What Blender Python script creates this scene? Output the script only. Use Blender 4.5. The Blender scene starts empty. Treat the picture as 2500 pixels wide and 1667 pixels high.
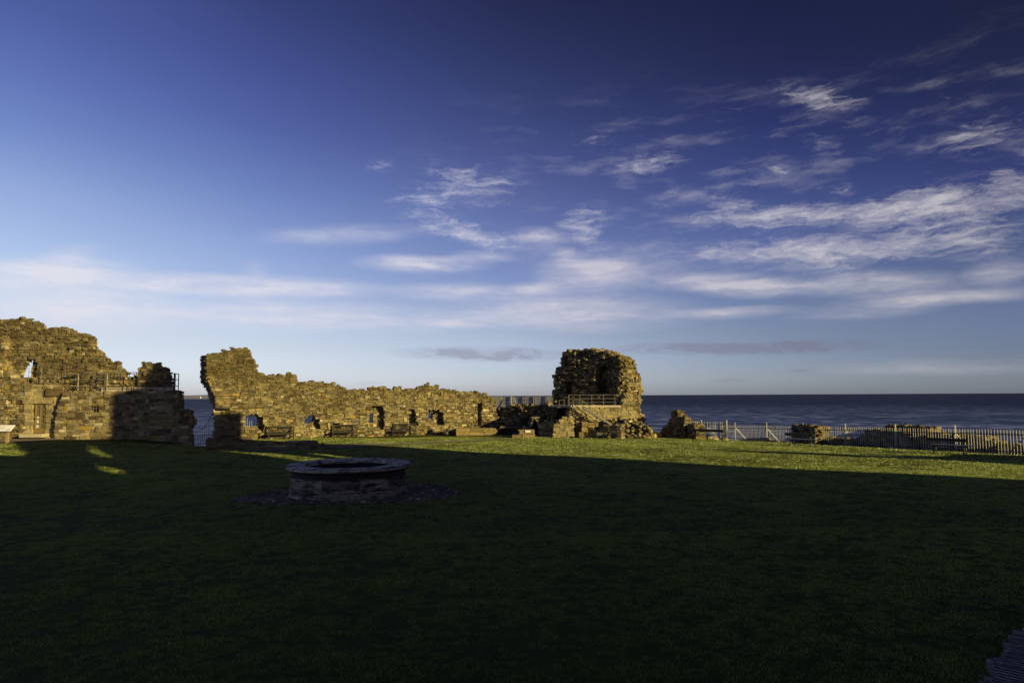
import bpy, bmesh, math, random
import numpy as np
from mathutils import Vector, Matrix, noise

S = bpy.context.scene
COL = S.collection
random.seed(7)

# ------------------------------------------------------------------ camera
F = 1667.0; CX, CY = 1250.0, 833.5          # photograph is 2500 px wide, 24 mm on full frame
EYE = Vector((0, 0, 3.1))
PITCH = math.atan((965.6 - 833.5) / F); ROLL = 0.0050
fwd = Vector((0, math.cos(PITCH), math.sin(PITCH)))
up0 = Vector((0, -math.sin(PITCH), math.cos(PITCH)))
rt0 = Vector((1, 0, 0))
RT = rt0 * math.cos(ROLL) - up0 * math.sin(ROLL)
UP = up0 * math.cos(ROLL) + rt0 * math.sin(ROLL)
cam = bpy.data.cameras.new('camera')
cam.sensor_width = 36.0; cam.lens = 36.0 * F / 2500.0
cam.clip_start = 0.1; cam.clip_end = 120000
camo = bpy.data.objects.new('camera', cam); COL.objects.link(camo)
camo.matrix_world = Matrix(((RT.x, UP.x, -fwd.x, EYE.x), (RT.y, UP.y, -fwd.y, EYE.y), (RT.z, UP.z, -fwd.z, EYE.z), (0, 0, 0, 1)))
S.camera = camo

def ray(px, py):
    return (RT * ((px - CX) / F) + UP * (-(py - CY) / F) + fwd)
def G(px, py, z=0.0):                        # where a sight line meets level z
    r = ray(px, py); t = (z - EYE.z) / r.z
    return EYE + r * t
def P(px, py, y):                            # where a sight line meets depth y
    r = ray(px, py); return EYE + r * (y / r.y)

# ------------------------------------------------------------------ sun
SUN_EL = math.radians(12.5)
SC, SS = math.cos(math.radians(34.5)), math.sin(math.radians(34.5))
LDIR = Vector((-SC * math.cos(SUN_EL), SS * math.cos(SUN_EL), -math.sin(SUN_EL)))
sun = bpy.data.lights.new('sun', 'SUN'); sun.energy = 5.0; sun.angle = math.radians(0.33)
sun.color = (1.0, 0.795, 0.33)
suno = bpy.data.objects.new('sun', sun); COL.objects.link(suno)
suno.rotation_euler = LDIR.to_track_quat('-Z', 'Y').to_euler(); suno.location = (40, -25, 40)

# ------------------------------------------------------------------ view
S.view_settings.view_transform = 'Standard'; S.view_settings.look = 'None'
S.view_settings.exposure = 0.55; S.view_settings.gamma = 1.0; S.view_settings.use_curve_mapping = False
S.cycles.max_bounces = 6; S.cycles.diffuse_bounces = 3; S.cycles.glossy_bounces = 3

# ------------------------------------------------------------------ node helpers
class NT:
    def __init__(s, tree): s.t = tree; s.n = tree.nodes; s.l = tree.links
    def node(s, kind, **kw):
        n = s.n.new(kind)
        for k, v in kw.items(): setattr(n, k, v)
        return n
    def put(s, sock, v):
        if isinstance(v, bpy.types.NodeSocket): s.l.new(v, sock)
        elif v is not None: sock.default_value = v
    def math(s, op, a, b=None, c=None, clamp=False):
        n = s.node('ShaderNodeMath', operation=op, use_clamp=clamp)
        s.put(n.inputs[0], a)
        if b is not None: s.put(n.inputs[1], b)
        if c is not None: s.put(n.inputs[2], c)
        return n.outputs[0]
    def vmath(s, op, a, b=None):
        n = s.node('ShaderNodeVectorMath', operation=op)
        s.put(n.inputs[0], a)
        if b is not None: s.put(n.inputs[1], b)
        return n.outputs['Value'] if op in ('LENGTH', 'DOT_PRODUCT') else n.outputs[0]
    def mix(s, f, a, b, blend='MIX'):
        n = s.node('ShaderNodeMix', data_type='RGBA', blend_type=blend)
        s.put(n.inputs[0], f); s.put(n.inputs[6], a); s.put(n.inputs[7], b)
        return n.outputs[2]
    def ramp(s, f, stops, interp='LINEAR'):
        n = s.node('ShaderNodeValToRGB'); r = n.color_ramp; r.interpolation = interp
        while len(r.elements) < len(stops): r.elements.new(0.5)
        for e, (p, c) in zip(r.elements, stops):
            e.position = p; e.color = (*c, 1) if len(c) == 3 else c
        s.put(n.inputs[0], f); return n.outputs[0]
    def maprange(s, v, a, b, c=0.0, d=1.0, smooth=True):
        n = s.node('ShaderNodeMapRange', interpolation_type='SMOOTHSTEP' if smooth else 'LINEAR')
        for i, x in enumerate((v, a, b, c, d)): s.put(n.inputs[i], x)
        return n.outputs[0]
    def noise(s, vec, scale, detail=4, rough=0.55, dist=0.0, out=0):
        n = s.node('ShaderNodeTexNoise')
        s.put(n.inputs['Vector'], vec); s.put(n.inputs['Scale'], scale); s.put(n.inputs['Detail'], detail)
        s.put(n.inputs['Roughness'], rough); s.put(n.inputs['Distortion'], dist)
        return n.outputs[out]
    def mapping(s, vec, loc=(0, 0, 0), rot=(0, 0, 0), sc=(1, 1, 1), kind='POINT'):
        n = s.node('ShaderNodeMapping', vector_type=kind)
        s.put(n.inputs[0], vec); n.inputs[1].default_value = loc; n.inputs[2].default_value = rot; n.inputs[3].default_value = sc
        return n.outputs[0]
    def comb(s, x, y, z=0.0):
        n = s.node('ShaderNodeCombineXYZ')
        for i, v in enumerate((x, y, z)): s.put(n.inputs[i], v)
        return n.outputs[0]
    def sep(s, v):
        n = s.node('ShaderNodeSeparateXYZ'); s.put(n.inputs[0], v); return n.outputs

def lin(c):                                   # sRGB 0..255 -> linear
    return tuple(((v / 255 + 0.055) / 1.055) ** 2.4 if v > 10 else v / 255 / 12.92 for v in c)

# ------------------------------------------------------------------ sky
W = bpy.data.worlds.new('World'); S.world = W; W.use_nodes = True
wn = NT(W.node_tree); W.node_tree.nodes.clear()
tc = wn.node('ShaderNodeTexCoord').outputs['Generated']
sky = wn.node('ShaderNodeTexSky', sky_type='NISHITA', sun_disc=False)
sky.sun_elevation = SUN_EL; sky.sun_rotation = math.radians(90 + 34.5)
sky.altitude = 20; sky.air_density = 1.0; sky.dust_density = 0.6; sky.ozone_density = 2.0
sx = wn.sep(tc)
hyp = wn.math('SQRT', wn.math('ADD', wn.math('MULTIPLY', sx[0], sx[0]), wn.math('MULTIPLY', sx[1], sx[1])))
el = wn.math('DIVIDE', sx[2], wn.math('MAXIMUM', hyp, 0.001))      # tan of elevation
sa = wn.math('DIVIDE', sx[0], wn.math('MAXIMUM', hyp, 0.001))      # sine of azimuth
GRADE = [
  (-0.593, [(0.015, (1.145, 1.268, 2.176)), (0.083, (1.312, 1.103, 1.354)), (0.132, (1.527, 1.219, 1.360)), (0.195, (1.398, 1.154, 1.343)), (0.255, (1.299, 1.073, 1.311)), (0.330, (0.933, 0.824, 1.209)), (0.405, (0.747, 0.647, 1.115)), (0.481, (0.614, 0.523, 0.984))]),
  (-0.353, [(0.016, (1.271, 1.406, 2.407)), (0.067, (1.292, 1.167, 1.544)), (0.140, (1.318, 1.086, 1.348)), (0.209, (1.164, 0.981, 1.295)), (0.296, (0.850, 0.747, 1.142)), (0.384, (0.626, 0.521, 0.978)), (0.473, (0.488, 0.408, 0.841)), (0.563, (0.394, 0.318, 0.654))]),
  (-0.000, [(0.015, (1.187, 1.337, 2.376)), (0.087, (1.175, 1.056, 1.440)), (0.130, (1.056, 0.920, 1.305)), (0.222, (0.866, 0.734, 1.138)), (0.334, (0.620, 0.483, 0.861)), (0.410, (0.442, 0.357, 0.679)), (0.506, (0.323, 0.257, 0.495)), (0.603, (0.238, 0.177, 0.355))]),
  (0.353, [(0.013, (0.839, 1.010, 1.913)), (0.080, (0.726, 0.708, 1.121)), (0.120, (0.706, 0.671, 1.037)), (0.205, (0.678, 0.587, 1.002)), (0.292, (0.396, 0.355, 0.740)), (0.380, (0.271, 0.226, 0.531)), (0.469, (0.208, 0.159, 0.339)), (0.559, (0.161, 0.128, 0.270))]),
  (0.593, [(0.009, (0.625, 0.774, 1.549)), (0.053, (0.521, 0.567, 1.032)), (0.101, (0.552, 0.532, 0.918)), (0.165, (0.481, 0.439, 0.728)), (0.263, (0.284, 0.245, 0.569)), (0.323, (0.227, 0.189, 0.425)), (0.398, (0.172, 0.136, 0.276)), (0.474, (0.151, 0.116, 0.225))]),
]
grade = None
for k, (a, stops) in enumerate(GRADE):
    r = wn.ramp(el, stops)
    if grade is None: grade = r
    else: grade = wn.mix(wn.maprange(sa, GRADE[k - 1][0], a, smooth=False), grade, r)
skycol = wn.mix(1.0, sky.outputs[0], grade, 'MULTIPLY')
az = wn.math('ARCTAN2', sx[0], sx[1])
uv = wn.comb(az, el)
w1 = wn.vmath('SUBTRACT', wn.noise(wn.mapping(uv, sc=(6, 14, 1)), 1.0, 3, out=1), (0.5, 0.5, 0.5))
w2 = wn.vmath('SUBTRACT', wn.noise(wn.mapping(uv, sc=(30, 60, 1)), 1.0, 4, 0.6, out=1), (0.5, 0.5, 0.5))
warp_w = wn.vmath('ADD', uv, wn.vmath('ADD', wn.vmath('MULTIPLY', w1, (0.040, 0.016, 0)), wn.vmath('MULTIPLY', w2, (0.040, 0.016, 0))))
warp_s = wn.vmath('ADD', uv, wn.vmath('ADD', wn.vmath('MULTIPLY', w1, (0.05, 0.007, 0)), wn.vmath('MULTIPLY', w2, (0.020, 0.004, 0))))
def clouds(vec, rows):                         # each cloud: two ends, half thickness (as sighted), strength
    tot = None
    for (x0, y0, x1, y1, ht, st) in rows:
        a, b = ray(x0, y0), ray(x1, y1)
        pa = (math.atan2(a.x, a.y), a.z / math.hypot(a.x, a.y)); pb = (math.atan2(b.x, b.y), b.z / math.hypot(b.x, b.y))
        cx_, cy_ = (pa[0] + pb[0]) / 2, (pa[1] + pb[1]) / 2
        L = math.hypot(pb[0] - pa[0], pb[1] - pa[1]) / 2
        m = wn.mapping(vec, (cx_, cy_, 0), (0, 0, math.atan2(pb[1] - pa[1], pb[0] - pa[0])), (L * 1.5, ht / F * 2.5, 1), 'TEXTURE')
        d = wn.maprange(wn.vmath('LENGTH', m), 1.0, 0.0, 0.0, st)
        tot = d if tot is None else wn.math('ADD', tot, d)
    return tot
WISP = [(1010,425,1280,475,34,.75),(860,412,960,392,13,.45),(940,475,1120,522,24,.6),(1020,545,1290,602,18,1.1),
 (1895,208,2100,270,22,.85),(1725,288,1825,272,14,.3),(1395,338,1510,362,16,.4),(1532,355,1590,362,10,.4),(1490,408,1670,388,17,.9),
 (1872,416,1930,416,14,.6),(1962,336,2058,390,22,.4),(2005,458,2095,453,12,.55),(2302,357,2494,299,26,.75),(2270,246,2324,251,12,.3),
 (2393,442,2500,426,15,.7),(1690,538,2060,514,20,1.15),(1980,528,2540,474,24,1.3),(1702,480,1850,495,14,.5),(1570,506,1660,500,14,.3),
 (1350,562,1500,518,28,.65),(1370,560,1500,600,18,.7),(1650,618,2280,594,21,1.1),(1952,650,2200,625,22,.65),(2150,594,2540,556,26,.9),
 (2360,600,2500,628,16,.5),(1880,345,1930,325,10,.25),(2050,300,2200,330,14,.2)]
STRAT = [(-60,672,285,662,18,.8),(-80,735,420,735,50,.6),(255,680,915,706,14,.95),(100,758,1250,778,20,.6),(450,740,900,745,22,.25),
 (100,625,250,610,10,.25),(590,655,650,662,14,.25),(660,577,1010,566,14,.42),(905,640,1165,645,12,.95),(1105,620,1250,628,8,.5),
 (970,712,1300,715,13,.6),(1015,787,1190,795,6,.6),(1250,575,1378,580,12,.6),(1355,618,1415,623,9,.5),(1330,672,1570,662,25,.8),
 (1250,705,1390,705,10,.7),(1570,683,1915,688,14,.7),(1720,705,2000,700,12,.75),(1950,697,2340,685,16,.6),(2370,672,2520,660,14,.55),
 (1150,758,1650,762,26,.8),(1640,767,1940,756,8,.6),(1970,770,2310,745,10,.4),(2075,738,2520,716,9,.8),(2030,898,2520,895,10,.3),(780,930,1150,925,16,.3),(1300,640,1700,650,30,.25)]
DARK = [(1535,853,2120,842,9,2.2),(1010,862,1365,866,9,2.2),(1900,902,1995,902,2.5,.6),(1740,930,1840,927,4,.4),(2380,886,2500,884,3,.4),(860,938,940,934,4,.35)]
nf = wn.noise(wn.mapping(warp_w, rot=(0, 0, -0.16), sc=(70, 210, 1)), 1.0, 5, 0.65)
nw = wn.noise(wn.mapping(warp_w, rot=(0, 0, -0.10), sc=(19, 84, 1)), 1.0, 6, 0.68, 0.4)
ns = wn.noise(wn.mapping(warp_s, sc=(9, 60, 1)), 1.0, 5, 0.55, 0.3)
cw_ = clouds(warp_w, WISP)
xw = wn.math('ADD', wn.math('MULTIPLY', cw_, 0.85), wn.math('ADD', wn.math('MULTIPLY', wn.math('SUBTRACT', nw, 0.5), 2.6), wn.math('MULTIPLY', wn.math('SUBTRACT', nf, 0.5), 1.1)))
dw = wn.math('MULTIPLY', wn.maprange(xw, 0.05, 1.75), wn.math('MINIMUM', wn.math('MULTIPLY', cw_, 2.2), 1.0))
ds = wn.math('MULTIPLY', wn.math('MULTIPLY', clouds(warp_s, STRAT), wn.maprange(ns, 0.25, 0.75, 0.6, 1.5)), wn.maprange(nw, 0.3, 0.7, 0.72, 1.25))
veil = wn.math('MULTIPLY', wn.math('MULTIPLY', wn.maprange(wn.noise(wn.mapping(warp_w, rot=(0, 0, -0.12), sc=(7, 26, 1)), 1.0, 6, 0.6), 0.48, 0.8, 0, 0.5),
     wn.maprange(az, -0.25, 0.25)), wn.math('MULTIPLY', wn.maprange(el, 0.05, 0.2), wn.maprange(el, 0.5, 0.3)))
dens = wn.math('MINIMUM', wn.math('ADD', wn.math('ADD', dw, ds), veil), 1.0)
ccol = wn.ramp(wn.maprange(sa, -0.6, 0.6, smooth=False), [(0.0, lin((226, 226, 236))), (0.35, lin((214, 214, 228))), (0.62, lin((202, 199, 212))), (1.0, lin((196, 192, 198)))])
ccol = wn.vmath('SCALE', ccol); ccol.node.inputs['Scale'].default_value = 10.0     # the sky texture counts in tenths
skycol = wn.mix(wn.math('MULTIPLY', dens, 0.88), skycol, ccol)
dcol = wn.ramp(wn.maprange(sa, -0.3, 0.5, smooth=False), [(0.0, lin((150, 152, 174))), (0.5, lin((136, 134, 156))), (1.0, lin((112, 112, 132)))])
dcol = wn.vmath('SCALE', dcol); dcol.node.inputs['Scale'].default_value = 10.0
skycol = wn.mix(wn.math('MULTIPLY', wn.math('MINIMUM', wn.math('MULTIPLY', clouds(warp_s, DARK), wn.maprange(nw, 0.35, 0.65, 0.25, 1.2)), 1.0), 0.62), skycol, dcol)
bg = wn.node('ShaderNodeBackground'); wn.put(bg.inputs[0], skycol); bg.inputs[1].default_value = 0.1 / 2 ** 0.55
wo = wn.node('ShaderNodeOutputWorld'); wn.l.new(bg.outputs[0], wo.inputs[0])

# ------------------------------------------------------------------ materials
def mat(name):
    m = bpy.data.materials.new(name); m.use_nodes = True
    n = NT(m.node_tree); b = m.node_tree.nodes['Principled BSDF']
    return m, n, b
def simple(name, col, rough=0.8, metal=0.0, var=0.25, scale=30, bump=0.0):
    m, n, b = mat(name)
    t = n.node('ShaderNodeTexCoord').outputs['Object']
    f = n.noise(t, scale, 5, 0.6)
    n.put(b.inputs['Base Color'], n.ramp(f, [(0.3, tuple(c * (1 - var) for c in col)), (0.7, tuple(min(1, c * (1 + var)) for c in col))]))
    b.inputs['Roughness'].default_value = rough; b.inputs['Metallic'].default_value = metal
    if bump:
        bn = n.node('ShaderNodeBump'); bn.inputs['Strength'].default_value = bump; bn.inputs['Distance'].default_value = 0.01
        n.put(bn.inputs['Height'], f); n.l.new(bn.outputs[0], b.inputs['Normal'])
    return m
def stone_mat(name, fine=14.0):
    m, n, b = mat(name)
    geo = n.node('ShaderNodeNewGeometry').outputs['Position']
    col = n.node('ShaderNodeVertexColor', layer_name='Col').outputs[0]
    f1 = n.noise(geo, fine, 6, 0.65); f2 = n.noise(geo, 1.1, 4, 0.6); f3 = n.noise(geo, 4.5, 5, 0.65)
    c = n.mix(1.0, col, n.ramp(f1, [(0.25, (0.55, 0.52, 0.48)), (0.5, (1, 1, 1)), (0.75, (1.3, 1.28, 1.2))]), 'MULTIPLY')
    # lichen, soot and eroded patches with their own outlines
    f4 = n.noise(n.mapping(geo, sc=(.35, .35, .55)), 1.0, 6, 0.65, 0.8); f5 = n.noise(geo, 2.6, 6, 0.7, 0.5)
    zf = n.maprange(n.sep(geo)[2], 0.4, 3.6, 0.35, 1.0)
    c = n.mix(n.math('MULTIPLY', zf, n.maprange(f4, 0.47, 0.66, 0, 0.72)), c, n.mix(1.0, c, (0.43, 0.385, 0.28, 1), 'MULTIPLY'))
    c = n.mix(n.math('MULTIPLY', zf, n.maprange(f2, 0.5, 0.68, 0, 0.75)), c, (0.088, 0.071, 0.032, 1))
    c = n.mix(n.math('MULTIPLY', zf, n.maprange(f5, 0.55, 0.66, 0, 0.85)), c, (0.05, 0.042, 0.024, 1))
    c = n.mix(n.maprange(f3, 0.60, 0.72, 0, 0.6), c, (0.36, 0.30, 0.145, 1))
    n.put(b.inputs['Base Color'], c); b.inputs['Roughness'].default_value = 0.93
    b.inputs['Specular IOR Level'].default_value = 0.2
    bn = n.node('ShaderNodeBump'); bn.inputs['Strength'].default_value = 0.9; bn.inputs['Distance'].default_value = 0.05
    n.put(bn.inputs['Height'], n.math('ADD', f1, n.math('MULTIPLY', f3, 1.8))); n.l.new(bn.outputs[0], b.inputs['Normal'])
    return m
M_STONE = stone_mat('sandstone')
M_DARKIRON = simple('dark_iron', (0.035, 0.035, 0.04), 0.55, 0.3)
M_GALV = simple('galvanised_steel', (0.35, 0.335, 0.28), 0.5, 0.1)
M_RAIL = simple('weathered_rail_steel', (0.15, 0.14, 0.12), 0.55, 0.2)
M_TIMBER = simple('weathered_bench_timber', (0.020, 0.016, 0.013), 0.8, 0, 0.35, 18, 0.4)
M_TIMBER2 = simple('dark_bench_planks', (0.05, 0.046, 0.045), 0.28, 0, 0.3, 18, 0.3)
M_BENCHLEG = simple('bench_leg_casting', (0.03, 0.028, 0.027), 0.6, 0.1)
M_DOOR = simple('varnished_door_wood', (0.19, 0.125, 0.032), 0.45, 0, 0.2, 20)
M_SIGNPOST = simple('sign_post_wood', (0.25, 0.185, 0.095), 0.7, 0, 0.2, 20)
M_WHITE = simple('white_sign_plate', (0.78, 0.76, 0.84), 0.22, 0, 0.04, 4)
M_SIGNINK = simple('printed_sign_ink', (0.35, 0.33, 0.36), 0.6, 0, 0.3, 6)
M_DARK = simple('dark_sign_edge', (0.02, 0.02, 0.022), 0.6)
M_CONC = simple('pale_platform_concrete', (0.36, 0.31, 0.22), 0.9, 0, 0.18, 3)
m, n, b = mat('door_glass'); b.inputs['Base Color'].default_value = (0.10, 0.10, 0.09, 1); b.inputs['Roughness'].default_value = 0.08; M_GLASS = m
m, n, b = mat('lit_room_behind_pane'); M_PANEB = simple('pale_blind_behind_glass', (0.55, 0.52, 0.45), 0.5, 0, 0.3, 2)

m, n, b = mat('weathered_well_stone'); p = n.node('ShaderNodeNewGeometry').outputs['Position']
col = n.node('ShaderNodeVertexColor', layer_name='Col').outputs[0]
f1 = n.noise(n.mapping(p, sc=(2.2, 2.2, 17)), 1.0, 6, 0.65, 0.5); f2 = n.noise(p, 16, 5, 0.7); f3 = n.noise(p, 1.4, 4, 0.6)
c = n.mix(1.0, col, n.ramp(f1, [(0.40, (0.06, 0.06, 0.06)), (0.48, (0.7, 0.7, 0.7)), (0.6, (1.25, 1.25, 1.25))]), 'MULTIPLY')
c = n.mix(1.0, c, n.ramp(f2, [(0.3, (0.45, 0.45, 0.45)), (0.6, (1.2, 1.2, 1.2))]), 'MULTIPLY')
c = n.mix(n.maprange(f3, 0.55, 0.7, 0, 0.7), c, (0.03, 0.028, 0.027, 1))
n.put(b.inputs['Base Color'], c); b.inputs['Roughness'].default_value = 0.9
bn = n.node('ShaderNodeBump'); bn.inputs['Strength'].default_value = 0.8; bn.inputs['Distance'].default_value = 0.03
n.put(bn.inputs['Height'], n.math('ADD', f1, n.math('MULTIPLY', f2, .5))); n.l.new(bn.outputs[0], b.inputs['Normal']); M_WELL = m

# turf
def turf_nodes(n, b, blades):
    p = n.node('ShaderNodeNewGeometry').outputs['Position']
    f1 = n.noise(p, 0.35, 4, 0.6); f2 = n.noise(p, 2.3, 5, 0.65); f3 = n.noise(p, 30 if blades else 60, 5, 0.7)
    c = n.ramp(n.math('ADD', n.math('MULTIPLY', f1, 0.45), n.math('MULTIPLY', f2, 0.55)), [(0.30, TURF[0]), (0.48, TURF[1]), (0.68, TURF[2])])
    c = n.mix(n.maprange(f3, 0.55, 0.8, 0, 0.45), c, (*TURF[3], 1))
    f6 = n.noise(p, 6.5, 4, 0.6)
    c = n.mix(n.maprange(f6, 0.42, 0.30, 0, 0.75), c, n.mix(1.0, c, (0.35, 0.4, 0.4, 1), 'MULTIPLY'))
    c = n.mix(n.maprange(n.noise(p, 0.9, 5, 0.65), 0.55, 0.72, 0, 0.5), c, (0.13, 0.135, 0.05, 1))
    return c, f3, f2
TURF = [(0.095, 0.145, 0.011), (0.195, 0.252, 0.012), (0.28, 0.325, 0.018), (0.34, 0.33, 0.055)]
m, n, b = mat('turf'); c, f3, f2 = turf_nodes(n, b, False)
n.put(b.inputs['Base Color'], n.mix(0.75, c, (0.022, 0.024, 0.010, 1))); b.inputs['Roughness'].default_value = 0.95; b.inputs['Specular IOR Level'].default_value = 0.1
bn = n.node('ShaderNodeBump'); bn.inputs['Strength'].default_value = 1.0; bn.inputs['Distance'].default_value = 0.06
n.put(bn.inputs['Height'], n.math('ADD', f3, f2)); n.l.new(bn.outputs[0], b.inputs['Normal']); M_TURF = m
m, n, b = mat('grass_blades'); c, f3, f2 = turf_nodes(n, b, True)
tr = n.node('ShaderNodeBsdfTranslucent'); n.put(tr.inputs[0], n.mix(1.0, c, (0.9, 1.0, 0.5, 1), 'MULTIPLY'))
df = n.node('ShaderNodeBsdfDiffuse'); n.put(df.inputs[0], c)
ms = n.node('ShaderNodeMixShader'); ms.inputs[0].default_value = 0.4
n.l.new(df.outputs[0], ms.inputs[1]); n.l.new(tr.outputs[0], ms.inputs[2])
gs = n.node('ShaderNodeBsdfGlossy'); gs.inputs['Roughness'].default_value = 0.45; gs.inputs[0].default_value = (1, 1, 1, 1)
mg = n.node('ShaderNodeMixShader'); mg.inputs[0].default_value = 0.08; n.l.new(ms.outputs[0], mg.inputs[1]); n.l.new(gs.outputs[0], mg.inputs[2])
n.l.new(mg.outputs[0], m.node_tree.nodes['Material Output'].inputs[0]); m.node_tree.nodes.remove(b); M_BLADE = m

m, n, b = mat('gravel'); p = n.node('ShaderNodeNewGeometry').outputs['Position']
f = n.noise(p, 38, 4, 0.7)
n.put(b.inputs['Base Color'], n.ramp(f, [(0.3, (0.12, 0.10, 0.07)), (0.7, (0.28, 0.23, 0.155))])); b.inputs['Roughness'].default_value = 0.95
bn = n.node('ShaderNodeBump'); bn.inputs['Strength'].default_value = 1.0; bn.inputs['Distance'].default_value = 0.05
n.put(bn.inputs['Height'], f); n.l.new(bn.outputs[0], b.inputs['Normal']); M_GRAVEL = m

m, n, b = mat('sea_water'); p = n.node('ShaderNodeNewGeometry').outputs['Position']
q1 = n.noise(n.mapping(p, rot=(0, 0, 0.25), sc=(0.055, 0.050, 1)), 1.0, 5, 0.62, 0.6)
q2 = n.noise(n.mapping(p, rot=(0, 0, -0.15), sc=(0.010, 0.012, 1)), 1.0, 5, 0.65)
q3 = n.noise(n.mapping(p, sc=(0.0012, 0.003, 1)), 1.0, 4, 0.55)
dist = n.vmath('LENGTH', p)
q4 = n.noise(n.mapping(p, rot=(0, 0, 0.06), sc=(0.003, 0.030, 1)), 1.0, 4, 0.6)
qq = n.math('ADD', n.math('MULTIPLY', q1, 0.55), n.math('ADD', n.math('MULTIPLY', q2, 0.20), n.math('MULTIPLY', q4, 0.25)))
deep = n.ramp(qq, [(0.42, (0.001, 0.004, 0.026)), (0.50, (0.005, 0.012, 0.058)), (0.56, (0.014, 0.028, 0.115)), (0.62, (0.04, 0.06, 0.20))])  # wave shading and dark far reflection put into the diffuse colour
shal = n.ramp(qq, [(0.40, (0.008, 0.016, 0.075)), (0.48, (0.032, 0.055, 0.19)), (0.54, (0.09, 0.13, 0.34)), (0.60, (0.24, 0.30, 0.52))])  # nearer water, wave shading likewise put into the colour
bn = n.node('ShaderNodeBump'); bn.inputs['Strength'].default_value = 1.0; bn.inputs['Distance'].default_value = 5.0
n.put(bn.inputs['Height'], n.math('ADD', q1, n.math('MULTIPLY', q2, 1.5)))
df = n.node('ShaderNodeBsdfDiffuse'); n.put(df.inputs[0], n.mix(n.maprange(dist, 250.0, 1800.0), shal, deep))
gs = n.node('ShaderNodeBsdfGlossy'); gs.inputs['Roughness'].default_value = 0.25; n.l.new(bn.outputs[0], gs.inputs['Normal'])
ms = n.node('ShaderNodeMixShader'); ms.inputs[0].default_value = 0.11; n.l.new(df.outputs[0], ms.inputs[1]); n.l.new(gs.outputs[0], ms.inputs[2])
n.l.new(ms.outputs[0], m.node_tree.nodes['Material Output'].inputs[0]); m.node_tree.nodes.remove(b); M_SEA = m
m, n, b = mat('far_farmland'); p = n.node('ShaderNodeNewGeometry').outputs['Position']
f = n.noise(n.mapping(p, sc=(0.0035, 0.0005, 0.09)), 1.0, 4, 0.5)
zz = n.sep(p)[2]
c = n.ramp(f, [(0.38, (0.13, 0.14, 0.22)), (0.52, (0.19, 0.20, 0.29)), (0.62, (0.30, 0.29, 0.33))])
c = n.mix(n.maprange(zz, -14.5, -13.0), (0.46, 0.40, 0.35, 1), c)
n.put(b.inputs['Base Color'], c); b.inputs['Roughness'].default_value = 1.0; M_HILL = m

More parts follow.
